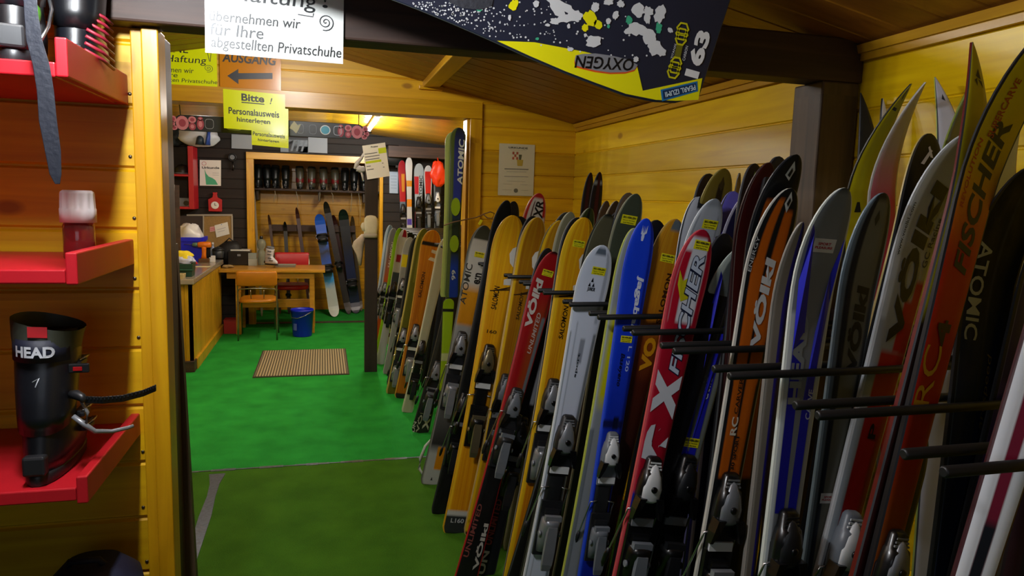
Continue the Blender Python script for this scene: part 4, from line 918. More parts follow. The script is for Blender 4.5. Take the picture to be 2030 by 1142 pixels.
# dark skis deep in the far rack, showing only as slivers
R = random.Random(9)
for k in range(22):
    y = 3.62+0.18*k+0.03*R.random(); xb = 0.86+0.12*R.random(); zt = 0.98+0.22*R.random()
    if 4.38 < y < 4.78: continue
    q = Vector((xb+0.14, y, zt))-EYE; b = Vector((xb, y, 0.0))-EYE
    pa = (q.dot(RGT)/q.dot(FWD)*FPX+1015, q.dot(DWN)/q.dot(FWD)*FPX+571); pb = (b.dot(RGT)/b.dot(FWD)*FPX+1015, b.dot(DWN)/b.dot(FWD)*FPX+571)
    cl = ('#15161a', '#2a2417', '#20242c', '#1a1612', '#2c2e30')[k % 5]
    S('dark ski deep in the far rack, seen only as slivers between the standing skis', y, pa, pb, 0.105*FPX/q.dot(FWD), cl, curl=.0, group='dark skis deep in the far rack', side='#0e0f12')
# ------------------------------------------------------------------ THE BIG SNOWBOARD UNDER THE CEILING
def plane_frame(o, r, u):
    r = Vector(r).normalized(); u = Vector(u).normalized(); n = r.cross(u)
    m = Matrix((r, u, n)).transposed().to_4x4(); m.translation = Vector(o); return m
def arc_pts(cx, cy, rx, ry, a0, a1, n):
    return [(cx+rx*math.cos(a0+(a1-a0)*k/n), cy+ry*math.sin(a0+(a1-a0)*k/n)) for k in range(n+1)]
def resample(P, step):
    out = []
    for i, p in enumerate(P):
        q = P[(i+1) % len(P)]; d = math.hypot(q[0]-p[0], q[1]-p[1]); k = max(1, int(d/step))
        for j in range(k): out.append((p[0]+(q[0]-p[0])*j/k, p[1]+(q[1]-p[1])*j/k))
    return out

Yb = 1.62
e1 = at(1428, 38, Yb); e2 = at(1384, 201, Yb)              # the cut tail
u_ax = (e1-e2).normalized()                                # across the board, upward
r_ax = Vector((u_ax.z, 0, -u_ax.x)).normalized()           # along the board, to the lower right
H_ = 0.182
mid = e2+u_ax*(H_*0.93)
sb = bpy.data.objects.new('snowboard', None); C.objects.link(sb)
fr = Matrix((r_ax, Vector((0, 1, 0)), u_ax)).transposed().to_4x4(); fr.translation = mid
sb.matrix_world = fr
tag(sb, 'big black and yellow snowboard numbered 163, hanging below the ceiling in front of the beam', 'snowboard')
inv = fr.inverted()
def bl(px, py):                                            # point of the board plane seen at a picture point
    p = inv @ at(px, py, Yb); return (p.x, p.z)
# outline: lower edge follows the photo, upper edge mirrors it, nose lies beyond the picture
low_edge = [bl(*q) for q in ((1384, 201), (1340, 203), (1300, 201), (1240, 189), (1180, 167), (1120, 144), (1050, 114), (980, 82), (900, 47), (830, 18), (772, -4))]
low_edge[0] = (low_edge[0][0], low_edge[0][1]+0.012)
xs0 = low_edge[-1][0]
nose = [(xs0-.25, low_edge[-1][1]-0.001), (xs0-.4, low_edge[-1][1]-.006), (-1.42, -0.155), (-1.52, -0.135), (-1.60, -.095), (-1.645, -.045), (-1.655, 0)]
pl = low_edge+nose
ol = pl+[(x, -z) for x, z in reversed(pl[1:-1])]+[(pl[0][0]+0.014, 0.10)]
M_sbk = mat('board_black', '#1e2436', 0.4, noise=0.1, nscale=20, coat=0.15)
M_sye = mat('board_yellow', '#e9e40e', 0.4, coat=0.15)
M_swh = mat('board_white', '#d4d8dc', 0.45)
M_sgr = mat('board_green', '#3fae86', 0.45)
rotx = Matrix(((1, 0, 0, 0), (0, 0, 1, 0), (0, 1, 0, 0), (0, 0, 0, 1)))   # (x,z) outline -> local x,z ; depth in y
MB().prism(ol, 0.0, 0.011, M=rotx).build('board_deck', [M_sbk], sb, 0.002)
c_ = [(x*1.0, z) for x, z in ol]
MB().prism([(x, z) for x, z in ol], 0.0035, 0.0075, M=rotx @ Matrix.Diagonal((1.0015, 1.006, 1, 1))).build('steel_edge', M_steel, sb)
def flat(mb, P, lift=0.0006, mi=0): mb.add([(x, -lift, z) for x, z in P], [tuple(range(len(P)))], mi)
# yellow rail area with the black step
mb = MB()
flat(mb, [bl(*q) for q in ((1384, 198), (1340, 200), (1300, 198), (1240, 186), (1180, 164), (1120, 141), (1050, 111), (985, 81), (1060, 84), (1160, 103), (1262, 128), (1274, 180), (1392, 155))], 0.0008)
mb.build('yellow_panel', M_sye, sb)
# oval logo
mb = MB()
P0 = [bl(*q) for q in ((1139, 120), (1141, 110), (1155, 107), (1180, 106), (1215, 111), (1245, 118), (1264, 129), (1258, 138), (1240, 143), (1210, 144), (1180, 140), (1155, 134), (1141, 130))]
flat(mb, P0, 0.0012); ov = mb.build('logo_oval', mat('logo_grey', '#83868c', 0.5), sb)
mb = MB(); P1 = [(x, z-0.004) for x, z in P0]; flat(mb, P1, 0.0010); mb.build('logo_shadow', mat('logo_orange', '#d8541a', 0.5), sb)
def board_text(name, s, pts, col, bold=0.03, shear=0.0, lift=0.0016):
    """lettering between three picture points: start, end of the baseline, and the top of the first letter"""
    o_, e_, t_ = (Vector((bl(*p)[0], -lift, bl(*p)[1])) for p in pts)
    vs, fs, asp = text_shape(s, bold, shear); mb = MB()
    mb.add([o_+(e_-o_)*x+(t_-o_)*y for x, y in vs], fs); return mb.build(name, ink(col), sb)
board_text('lettering', 'OXYGEN', ((1258, 117), (1143, 110), (1253, 141)), '#0c0d10', 0.015)
board_text('lettering', '163', ((1383, 157), (1410, 66), (1355, 149)), '#e6e8ea', 0.05)
o_ = board_text  # numbers are turned along the tail
mb = MB(); flat(mb, [bl(*q) for q in ((1309, 178), (1382, 161), (1383, 181), (1312, 201))], 0.0012); mb.build('blue_sticker', mat('sticker_blue', '#1f74b0', 0.4), sb)
mb = MB(); flat(mb, [bl(*q) for q in ((1313, 180), (1379, 165), (1380, 179), (1315, 197))], 0.0014); mb.build('sticker_field', mat('sticker_navy', '#16345c', 0.4), sb)
board_text('lettering', 'PEARL IZUMI', ((1377, 168), (1317, 183), (1379, 178)), '#cfe4f2', 0.02, lift=0.002)
# hexagon chain
for hx, hy, rr in ((1353, 57, 14), (1351, 68, 14), (1349, 79, 13), (1340, 124, 13), (1337, 134, 14), (1334, 144, 14)):
    mb = MB(); o = [bl(hx+rr*math.cos(PI*k/3+.2)*.95, hy+rr*math.sin(PI*k/3+.2)) for k in range(6)]; i_ = [bl(hx+(rr-4)*math.cos(PI*k/3+.2)*.95, hy+(rr-4)*math.sin(PI*k/3+.2)) for k in range(6)]
    mb.add([(x, -0.0016, z) for x, z in o]+[(x, -0.0016, z) for x, z in i_], [(k, (k+1) % 6, 6+(k+1) % 6, 6+k) for k in range(6)]); mb.build('hexagon_ring', ink('#c9c416'), sb)
mb = MB(); flat(mb, [bl(*q) for q in ((1341, 89), (1354, 87), (1348, 116), (1335, 118))], 0.0014); mb.build('chain_bar', ink('#6d6c1c'), sb)
board_text('lettering', 'TITANAL', ((1333, 117), (1341, 86), (1329, 116)), '#c9cccf', 0.01)
board_text('lettering', 'CARBON', ((1357, 121), (1364, 92), (1352, 120)), '#c9cccf', 0.01)
# ragged white, yellow and green blots, and the spray of dots
R = random.Random(11)
def blot(px, py, rx, ry, rot, seed, m, name='blot', lift=0.001):
    r = random.Random(seed); n = 18; P = []
    for k in range(n):
        a = 2*PI*k/n; q = 1+0.42*(r.random()-0.5); x = rx*q*math.cos(a); y = ry*q*math.sin(a)
        P.append(bl(px+x*math.cos(rot)-y*math.sin(rot), py+x*math.sin(rot)+y*math.cos(rot)))
    mb = MB(); mb.add([(sum(p[0] for p in P)/n, -lift, sum(p[1] for p in P)/n)]+[(x, -lift, z) for x, z in P], [(0, 1+k, 1+(k+1) % n) for k in range(n)]); mb.build(name, m, sb)
for i, b in enumerate(((1110, 10, 34, 9, .5), (1140, 32, 14, 11, .3), (1120, 36, 16, 8, 0), (1100, 42, 10, 6, 0), (1105, 20, 20, 9, .8), (1265, 20, 12, 14, 0), (1285, 22, 10, 8, .6), (1308, 28, 11, 17, .2), (1283, 36, 6, 12, 0),
                       (1262, 58, 17, 12, .3), (1245, 62, 8, 6, 0), (1287, 74, 14, 15, .3), (1298, 95, 13, 15, .2), (1310, 103, 10, 9, 0), (1275, 62, 10, 8, .3), (1176, 82, 15, 12, -.2), (1180, 14, 8, 10, 0), (1205, 4, 10, 6, 0), (1230, 8, 7, 7, 0),
                       (1206, 42, 5, 6, 0), (1220, 30, 6, 9, .2), (1328, 60, 7, 4, .6), (1127, 52, 3, 5, 0), (1062, 8, 6, 7, 0), (1160, 70, 3, 4, 0), (1010, 35, 3, 6, 0), (1260, 118, 5, 6, 0), (1130, 98, 6, 4, 0), (1085, 50, 5, 3, 0))):
    blot(b[0], b[1], b[2], b[3], b[4], 50+i, M_swh, lift=.001+.00003*i)
for i, b in enumerate(((1018, 10, 9, 11, .3), (1160, 55, 7, 7, 0), (1170, 36, 12, 15, -.5), (1185, 50, 8, 10, -.6))): blot(b[0], b[1], b[2], b[3], b[4], 90+i, M_sye)
for i, b in enumerate(((1247, 40, 7, 8, .2), (1306, 55, 6, 11, .1), (1206, 52, 3, 4, 0), (1065, 77, 4, 3, 0), (950, 20, 5, 3, 0))): blot(b[0], b[1], b[2], b[3], b[4], 120+i, M_sgr)
mb = MB()
for i in range(900):
    t = R.random()**1.6; px = 800+R.random()*520*(0.35+0.65*t) if i > 500 else 800+abs(R.gauss(0, 75)); py = 4+R.random()*115
    ey = 4+(px-790)*0.405
    if py > min(ey-5, 76+(px-980)*0.16 if px > 980 else 999) or px > 1330: continue
    s_ = 0.9+R.random()*1.3
    P = [bl(px+s_*math.cos(2*PI*k/6), py+s_*math.sin(2*PI*k/6)) for k in range(6)]
    mb.add([(x, -0.0009, z) for x, z in P], [tuple(range(6))])
tag(mb.build('speckles', M_swh, sb), None, None, None, 'stuff')
mb = MB(); flat(mb, [bl(*q) for q in ((886, -4), (978, -4), (975, 12), (950, 20), (915, 16), (892, 6))], 0.0016); mb.build('stomp_pad', mat('stomp_pad', '#2a2d36', 0.7, bump=0.5, nscale=90), sb)
for x in (-1.2, -.62):                                     # cords up to the ceiling
    p0 = fr @ Vector((x, 0.006, 0.13)); zt = (zf_r(p0.x) if p0.x > RX0 else zf_l(p0.x))
    MB().tube([inv @ p0, inv @ Vector((p0.x, p0.y, zt+0.01))], 0.003, 6).build('hanging_cord', M_blk2, sb)

# ------------------------------------------------------------------ PAPER SIGNS
M_paper = mat('laminated_paper', '#e9ebe6', 0.22, coat=0.5)
M_pyel = mat('laminated_yellow_paper', '#eefc02', 0.25, coat=0.4)
M_por = mat('laminated_orange_paper', '#d88a12', 0.2, coat=0.6)
M_pgr = mat('green_paper', '#28d428', 0.35)
M_pblue = mat('bluish_paper', '#a9bad0', 0.4)
def sheet(name, label, corners, m, cat='sign', thick=0.0012, group=None):
    """paper sheet through three points lower-left, lower-right, upper-left; returns root, write function (u,v in 0..1)"""
    ll, lr, ul = (Vector(c) for c in corners)
    root = empty(name, ll, label, cat, group)
    r = (lr-ll); u = (ul-ll); n = r.cross(u).normalized()
    mb = MB(); mb.add([Vector(), r, r+u, u, -n*thick, r-n*thick, r+u-n*thick, u-n*thick], [(0, 1, 2, 3), (4, 7, 6, 5), (0, 4, 5, 1), (1, 5, 6, 2), (2, 6, 7, 3), (3, 7, 4, 0)])
    mb.build('paper', m, root)
    def w(s, u0, v0, u1, v1, col='#16181a', bold=0.0, shear=0.0, lift=0.0012, nm='lettering'):
        vs, fs, asp = text_shape(s, bold, shear); m2 = MB()
        m2.add([r*(u0+(u1-u0)*x)+u*(v0+(v1-v0)*y)+n*lift for x, y in vs], fs); return m2.build(nm, ink(col), root)
    def poly(P, col, nm='mark', lift=0.001):
        m2 = MB(); m2.add([r*a+u*b+n*lift for a, b in P], [tuple(range(len(P)))]); return m2.build(nm, ink(col), root)
    def stroke(P, wd, col, nm='drawn_line', lift=0.0014):
        m2 = MB(); L = r.length; Hh = u.length; V_ = []
        for i, p in enumerate(P):
            a = P[max(0, i-1)]; b = P[min(len(P)-1, i+1)]; dx, dy = (b[0]-a[0])*L, (b[1]-a[1])*Hh; l = math.hypot(dx, dy) or 1
            ox, oy = -dy/l*wd/2/L, dx/l*wd/2/Hh
            V_ += [r*(p[0]+ox)+u*(p[1]+oy)+n*lift, r*(p[0]-ox)+u*(p[1]-oy)+n*lift]
        m2.add(V_, [(2*i, 2*i+2, 2*i+3, 2*i+1) for i in range(len(P)-1)]); return m2.build(nm, ink(col), root)
    return root, w, poly, stroke
def spiral(cx, cy, r0, asp, turns=2.3, n=40): return [(cx+r0*(k/n)*math.cos(-2*PI*turns*k/n), cy+asp*r0*(k/n)*math.sin(-2*PI*turns*k/n)) for k in range(n+1)]
# white handwritten sign on the beam
a, b, c = at(407, 104, 1.893), at(680, 127, 1.893), at(405, -85, 1.893)
rt, w, po, st = sheet('handwritten_sign', 'large white handwritten sign about Privatschuhe on the dark beam', (a, b, c), M_paper)
w('KEINE', .10, .78, .62, .95, shear=.1); w('Haftung', .18, .53, .80, .75, shear=.12); w('!', .84, .60, .88, .80)
w('übernehmen wir', .03, .345, .68, .455, shear=.12); w('für Ihre', .035, .195, .41, .325, shear=.12); w('abgestellten Privatschuhe', .04, .03, .985, .18, shear=.12)
st(spiral(.865, .445, .065, 1.45), .0022, '#22242a'); st([(.66, .50), (.77, .49), (.775, .53)], .002, '#22242a')
st([(.04, .012), (.045, .012)], .002, '#22242a')
# signs on the partition lintel
Yp = 4.474
rt, w, po, st = sheet('handwritten_sign', 'yellow handwritten sign about Haftung at the left end of the lintel', (at(284, 164, Yp), at(431, 172, Yp), at(281, 77, Yp)), M_pyel)
w('KEINE', .18, .74, .62, .93, shear=.1); w('Haftung', .30, .47, .86, .68, shear=.12); st([(.86, .9), (.9, .58)], .003, '#22242a'); st([(.93, .9), (.91, .58)], .003, '#22242a')
w('übernehmen wir', .02, .28, .68, .40, shear=.12); w('für Ihre', .05, .165, .46, .275, shear=.12); w('abgestellten Privatschuhe', .02, .03, 1.0, .15, shear=.12); st(spiral(.88, .42, .07, 1.3), .0025, '#22242a')
rt, w, po, st = sheet('exit_sign', 'orange sign with a black arrow pointing left under the white sign', (at(436, 172, Yp-.002), at(557, 180, Yp-.002), at(435, 96, Yp-.002)), M_por)
w('AUSGANG', .04, .66, .92, .90, '#2b2418', .03, .15)
po([(.12, .30), (.30, .50), (.30, .39), (.86, .46), (.86, .30), (.30, .23), (.30, .10)], '#20242a', 'arrow')
rt, w, po, st = sheet('notice_sign', 'bright yellow notice reading Bitte and Personalausweis hinterlegen, taped under the lintel', (at(444, 254, Yp-.004), at(566, 264, Yp-.004), at(442, 176, Yp-.004)), M_pyel)
w('Bitte', .29, .74, .66, .93, '#20260a', .03); w('!', .75, .72, .79, .88, '#20260a', .02, .3); po([(.29, .69), (.66, .69), (.66, .715), (.29, .715)], '#20260a', 'underline')
w('Personalausweis', .08, .38, .90, .55, '#20260a', .02); w('hinterlegen', .21, .16, .75, .32, '#20260a', .02)
rt, w, po, st = sheet('notice_sign', 'smaller yellow notice reading Personalausweis hinterlegen, hanging below the Bitte notice', (at(499, 287, 4.473), at(572, 294, 4.473), at(498, 208, 4.473)), M_pyel)
w('Personalausweis', .03, .24, .90, .34, '#3a4410', .02); w('hinterlegen', .17, .09, .74, .18, '#3a4410', .02)
# certificate on the partition wall
Yc = 4.494
rt, w, po, st = sheet('certificate', 'cream certificate headed URKUNDE with a red checked crest on the yellow partition', (at(987, 387, Yc), at(1057, 389, Yc), at(990, 284, Yc)), mat('cream_paper', '#cfc9a8', 0.5), 'certificate')
w('URKUNDE', .26, .91, .80, .945, '#3a3830', .02); st([(.3, .885), (.76, .885)], .0012, '#a09a78')
for k in range(9):
    if k % 2 == 0: po([(.37+.055*(k % 3), .70+.05*(k//3)), (.425+.055*(k % 3), .70+.05*(k//3)), (.425+.055*(k % 3), .75+.05*(k//3)), (.37+.055*(k % 3), .75+.05*(k//3))], '#a8543c', 'crest')
po([(.52, .58), (.66, .58), (.68, .70), (.5, .70)], '#b8a040', 'crest'); po([(.56, .70), (.62, .70), (.64, .80), (.55, .80)], '#5a5a40', 'crest')
st([(.16, .515), (.84, .52)], .006, '#7a776a'); st([(.22, .465), (.78, .468)], .0025, '#a09c8a'); st([(.16, .37), (.84, .375)], .004, '#9a968a')
st([(.24, .28), (.76, .28)], .002, '#aaa68e'); st([(.14, .22), (.4, .222)], .002, '#aaa68e'); st([(.62, .22), (.82, .222)], .002, '#aaa68e'); st([(.12, .11), (.38, .11)], .002, '#aaa68e'); st([(.64, .11), (.86, .11)], .002, '#aaa68e')
po([(.5+.06*math.cos(2*PI*k/14), .10+.042*math.sin(2*PI*k/14)) for k in range(14)], '#6a6a5a', 'seal')

# ------------------------------------------------------------------ RED SHELVES ON THE LEFT WALL
M_rshelf = mat('red_paint', '#b51522', 0.42, noise=0.12, nscale=14, bump=0.05)
def red_shelf(label, zt, zb, zs, name='red_shelf'):
    """zt,zb: top and bottom of the side rail; zs: top of the board"""
    x1 = -0.466; t = empty(name, (-1.1, 1.98, zb), label, 'shelf')
    MB().box(-1.0, x1+1.1-0.022, -0.43, 0.0, zs-0.028-zb, zs-zb).build('shelf_board', M_rshelf, t, 0.003)
    MB().box(x1+1.1-0.021, x1+1.1, -0.432, 0.0, 0.0, zt-zb).build('side_rail', M_rshelf, t, 0.003)
    return t
red_shelf('red painted shelf at the top left, loaded with dark boots', 1.928, 1.855, 1.882)
red_shelf('red painted shelf in the middle of the left wall, holding the small bottle', 1.522, 1.458, 1.488)
red_shelf('lowest red painted shelf on the left wall, carrying the black ski boot', 1.066, 1.008, 1.042)
# bottle with white ridged cap
t = empty('bottle', (-0.535, 1.80, 1.488), 'small clear bottle of red liquid with a white ridged cap on the middle red shelf', 'bottle')
MB().lathe([(0.018, 0.0), (0.021, 0.003), (0.021, 0.065), (0.018, 0.075), (0.012, 0.08)], n=24).build('red_liquid', mat('red_liquid', '#d01018', 0.15, coat=0.6), t)
MB().lathe([(0.030, 0), (0.032, 0.003), (0.032, 0.074), (0.029, 0.082)], n=28).build('clear_sleeve', mat('clear_plastic', '#c9a0a0', 0.08, trans=0.95), t)
mb = MB(); n = 48; rings = []
for z, rr, rg in ((0.082, 0.0365, 0), (0.112, 0.0365, 0), (0.114, 0.0355, 1), (0.146, 0.034, 1), (0.15, 0.033, 0), (0.154, 0.028, 0)):
    rings.append([((rr-(0.0022 if rg and (k % 4 < 2) else 0))*math.cos(2*PI*k/n), (rr-(0.0022 if rg and (k % 4 < 2) else 0))*math.sin(2*PI*k/n), z) for k in range(n)])
mb.loft(rings); mb.build('cap', mat('white_cap', '#d9cfcf', 0.4), t)

# ------------------------------------------------------------------ SKI BOOTS
def oval(cx, cy, rx, ry, z, n=22, e=2.4, tx=0.0, ty=0.0, toe=0.0):
    r = []
    for k in range(n):
        a = 2*PI*k/n; c, s_ = math.cos(a), math.sin(a)
        x = rx*math.copysign(abs(c)**(2/e), c); y = ry*math.copysign(abs(s_)**(2/e), s_)
        if s_ > 0 and toe: x *= 1-toe*s_*s_
        r.append((cx+x, cy+y, z+tx*x+ty*y))
    return r
M_shell = mat('boot_shell_black', '#0c0d11', 0.36, noise=0.25, nscale=18, coat=0.2)
M_cuff = mat('boot_cuff_black', '#101218', 0.38, coat=0.15)
M_liner = mat('boot_liner', '#15161a', 0.9)
def ski_boot(name, label, loc, rz, shell, cuff, liner, buckles=True, open_lever=False, group=None, scale=1.0, sole=None, extra=None, cat='ski boot'):
    t = empty(name, loc, label, cat, group, rz); t.scale = (scale,)*3
    so = sole or M_blk2
    MB().loft([oval(0, 0.03, 0.040, 0.150, 0), oval(0, 0.03, 0.043, 0.152, 0.006), oval(0, 0.03, 0.044, 0.152, 0.024), oval(0, 0.03, 0.042, 0.148, 0.03)]).build('sole', so, t)
    MB().loft([oval(0, 0.03, 0.044, 0.142, 0.03, toe=.12), oval(0, 0.032, 0.051, 0.142, 0.055, toe=.14), oval(0, 0.028, 0.053, 0.134, 0.08, toe=.15), oval(0, 0.01, 0.052, 0.112, 0.108, toe=.12), oval(0, -0.012, 0.050, 0.086, 0.14), oval(0, -0.018, 0.049, 0.076, 0.165), oval(0, -0.018, 0.047, 0.07, 0.18)]).build('shell', shell, t)
    MB().loft([oval(0, -0.024, 0.055, 0.078, 0.135, ty=.25), oval(0, -0.020, 0.058, 0.080, 0.17, ty=.12), oval(0, -0.012, 0.061, 0.082, 0.22), oval(0, 0.000, 0.064, 0.084, 0.27), oval(0, 0.008, 0.066, 0.084, 0.305, ty=-.2), oval(0, 0.01, 0.062, 0.080, 0.312, ty=-.2)]).build('cuff', cuff, t)
    MB().loft([oval(0, 0.004, 0.055, 0.074, 0.29), oval(0, 0.012, 0.058, 0.076, 0.335, ty=-.12), oval(0, 0.016, 0.056, 0.074, 0.352, ty=-.12), oval(0, 0.016, 0.044, 0.06, 0.345, ty=-.12), oval(0, 0.012, 0.040, 0.055, 0.30)], caps=False).build('liner', liner, t)
    MB().box(-0.024, 0.024, -0.128, -0.10, 0.028, 0.075).build('heel_lug', so, t, 0.006)
    if buckles:
        for i, (z, y) in enumerate(((0.09, 0.085), (0.135, 0.055), (0.205, 0.045), (0.265, 0.05))):
            if open_lever and i == 2: continue
            mb = MB(); mb.box(0.046, 0.064, y-0.05, y+0.02, z-0.009, z+0.009); mb.box(0.060, 0.072, y-0.055, y-0.005, z-0.006, z+0.006, 0)
            b = mb.build('buckle', M_blk2 if shell is M_shell else M_gry, t, 0.003)
            MB().tube([(0.066, y-.045, z+.008), (0.072, y-.01, z+.01), (0.066, y+.03, z+.006), (0.05, y+.05, z)], 0.0022, 6).build('buckle_wire', M_wire, b)
    if extra: extra(t)
    return t
M_logo = ink('#c4c8cf')
def head_extra(t):
    # rear spoiler with lettering and red size tag
    pr = lambda a, z: Vector(((0.0685)*math.sin(a), -0.001-(0.0925)*math.cos(a)+ (z-0.3)*0.06, z))
    mb = MB(); N_ = 12; vs = []
    for z in (0.292, 0.345):
        for k in range(N_+1): vs.append(pr(-1.0+2.1*k/N_, z-0.006*(k/N_)))
    mb.add(vs, [(k, k+1, N_+2+k, N_+1+k) for k in range(N_)], 0, True); mb.build('power_strap', mat('navy_strap', '#10162a', 0.6), t, solid=0.003)
    sv, sf, _ = text_shape('HEAD', 0.04); mb = MB(); mb.add([pr(-0.62+1.25*x, 0.304+0.026*y-0.004*x)*1.0+Vector((0.0, -0.0025, 0)) for x, y in sv], sf); mb.build('lettering', M_logo, t)
    mb = MB(); mb.add([pr(-.15, .350), pr(.42, .347), pr(.42, .372), pr(-.15, .375)], [(0, 1, 2, 3)]); mb.build('size_tag', M_red, t, solid=0.002)
    MB().loft([oval(0, 0.004, 0.064, 0.088, 0.30), oval(0.002, 0.004, 0.070, 0.090, 0.34, ty=-.1), oval(0.004, 0.006, 0.074, 0.088, 0.372, tx=-.25)], caps=False).build('spoiler', mat('grey_green_spoiler', '#3c4036', 0.5), t)
    # scratched scribble on the back
    for P in (((-.1, .243), (.12, .252), (.0, .232), (.18, .226), (.05, .214)), ((.1, .205), (.25, .212), (.34, .198), (.2, .188), (.12, .2))):
        MB().tube([pr2(a, z) for a, z in P], 0.0022, 6).build('scribble', M_logo, t)
    # open lever and ladder strap reaching right
    MB().tube([(0.06, -0.045, 0.20), (0.075, -0.06, 0.203), (0.09, -0.07, 0.198), (0.096, -0.075, 0.19)], [0.010, 0.012, 0.010, 0.007], 10).build('buckle_base', M_blk2, t)
    mb = MB(); P = [(0.095, -0.07, 0.192), (0.13, -0.06, 0.186), (0.17, -0.04, 0.183), (0.21, -0.012, 0.187), (0.235, 0.008, 0.194)]
    vs = []
    for x, y, z in P: vs += [(x, y, z-0.0085), (x, y, z+0.0085), (x, y+0.006, z+0.0085), (x, y+0.006, z-0.0085)]
    mb.add(vs, [(4*i+a, 4*i+b, 4*i+4+b, 4*i+4+a) for i in range(4) for a, b in ((0, 1), (1, 2), (2, 3), (3, 0))]+[(0, 3, 2, 1), (16, 17, 18, 19)])
    sp = mb.build('ladder_strap', M_blk, t, 0.0015)
    for k in range(22):
        f = k/21*3.98; i = int(f); g = f-i; a, b = P[i], P[min(4, i+1)]
        x, y, z = (a[j]+(b[j]-a[j])*g for j in range(3))
        MB().box(x-.0015, x+.0015, y-.0025, y, z+0.002, z+0.0095).build('tooth', M_blk2, sp)
    MB().tube([(0.066, -0.06, 0.15), (0.09, -0.065, 0.13), (0.11, -0.055, 0.108), (0.14, -0.03, 0.098), (0.17, -0.008, 0.098), (0.182, 0.0, 0.10)], [0.006, 0.007, 0.006, 0.005, 0.005, 0.004], 8).build('open_lever', M_sil, t)
    MB().tube([(0.085, -0.06, 0.185), (0.10, -0.068, 0.16), (0.095, -0.066, 0.135), (0.08, -0.06, 0.14)], 0.004, 8).build('bail_ring', M_sil, t)
    MB().box(0.04, 0.10, -0.045, -0.035, 0.252, 0.275).build('upper_buckle', M_blk2, t, 0.003)
    MB().box(0.066, 0.086, -0.0475, -0.045, 0.258, 0.268).build('red_mark', M_red, t, 0.001)
def pr2(a, z): return Vector((0.060*math.sin(a), -0.006-(0.0845)*math.cos(a)+(z-0.22)*0.12, z))
ski_boot('ski_boot', 'black ski boot with an open buckle strap on the lowest red shelf', (-0.565, 1.67, 1.042), 0.0, M_shell, M_cuff, M_liner, True, True, scale=.87, extra=head_extra)
# dark boots on the top shelf
M_grn = mat('boot_green', '#3a6a1a', 0.4)
def top_extra(t):
    MB().ball((0.02, -0.07, 0.11), 0.03, 0.02, 0.035).build('green_panel', M_grn, t)
    MB().tube([(0.055, 0.0, 0.19), (0.066, -0.03, 0.13), (0.06, -0.05, 0.09), (0.045, -0.085, 0.05)], 0.004, 6).build('lace', M_wire, t)
def top_extra2(t):
    mb = MB()
    for k in range(7): mb.tube([(0.03, -0.06-.012*k, 0.17-.018*k), (0.062, -0.055-.008*k, 0.155-.018*k), (0.075, -0.03, 0.145-.018*k)], 0.004, 6)
    mb.build('red_laces', mat('red_lace', '#8a1a2e', 0.5), t)
ski_boot('snowboard_boot', 'dark boot with a green panel on the top red shelf', (-0.60, 1.70, 1.882), 0.25, M_shell, M_cuff, M_liner, False, scale=.95, extra=top_extra, cat='boot')
ski_boot('snowboard_boot', 'dark boot with red and white lacing at the right end of the top red shelf', (-0.525, 1.84, 1.882), 0.1, M_cuff, M_shell, M_liner, False, scale=.9, extra=top_extra2, cat='boot')
# black strap hanging from the top shelf
mb = MB(); P = [(58, -30), (62, 30), (68, 80), (82, 130), (90, 180), (95, 240), (105, 300), (110, 345), (114, 365)]; W = [13, 14, 16, 17, 17, 18, 16, 12, 5]
vs = []
for (px, py), w_ in zip(P, W):
    for dx in (-w_, w_):
        for dy in (0, .005): 
            q = at(px+dx-(8 if py > 280 and dx < 0 else 0)*0, py, 1.50+dy); vs.append(q)
mb.add(vs, [(4*i+a, 4*i+b, 4*i+4+b, 4*i+4+a) for i in range(len(P)-1) for a, b in ((0, 1), (1, 3), (3, 2), (2, 0))]+[(0, 2, 3, 1), (4*len(P)-4, 4*len(P)-3, 4*len(P)-1, 4*len(P)-2)])
tag(mb.build('strap', mat('black_webbing', '#131722', 0.5, bump=0.3, nscale=80), None, 0.0008), 'long black strap hanging down from the boots on the top red shelf', 'strap')
# navy helmet on the floor under the shelves
q = at(200, 1120, 1.72)
t = empty('bag', (q.x-.03, 1.76, 0.0), 'dark navy rounded bag standing in the shadow below the lowest red shelf', 'bag')
MB().loft([oval(0, 0, .11, .12, 0), oval(0, 0, .125, .14, .12), oval(0, 0, .125, .14, .5), oval(0, 0, .12, .13, .62), oval(0, 0, .10, .11, .73), oval(0, 0, .06, .06, .775)]).build('bag_body', mat('navy_cloth', '#0c1230', 0.7, noise=.2), t)
MB().tube([(-.05, 0, .75), (-.04, -.02, .79), (.02, -.02, .79), (.04, 0, .75)], .008, 8).build('carry_loop', mat('navy_webbing', '#0a0e20', 0.7), t)
# ------------------------------------------------------------------ FAR ROOM: counter, table, chairs
M_panel = wood('counter_panel', '#b88a18', '#d2a426', 'z', board=0.09, bdir='y', var=0.15, knots=0.5, coat=0.15)
M_panel_x = wood('counter_panel_x', '#b58416', '#cf9f24', 'z', board=0.11, bdir='x', var=0.15, knots=0.9, coat=0.15)
M_top = mat('counter_top', '#8d8474', 0.25, noise=0.15, nscale=8, coat=0.3)
CX, CY0, CY1, CZ = -1.15, 6.85, 8.75, 0.86
t = empty('sales_counter', (CX, CY0, 0), 'long wooden sales counter with a pale worktop at the left of the far room', 'counter')
mb = MB(); pts = [(0, 0)]; y = 0.0                       # grooved side panel facing the room
while y < CY1-CY0-0.02: pts += [(y+.082, 0), (y+.086, -.005), (y+.09, 0)]; y += .09
L = CY1-CY0; pts += [(L, 0), (L, -.03), (0, -.03)]; pts = [p for p in pts if p[0] <= L+1e-6]
mb.prism([(p[1], p[0]) for p in pts], 0.1, CZ-.05); mb.build('side_panel', M_panel, t)
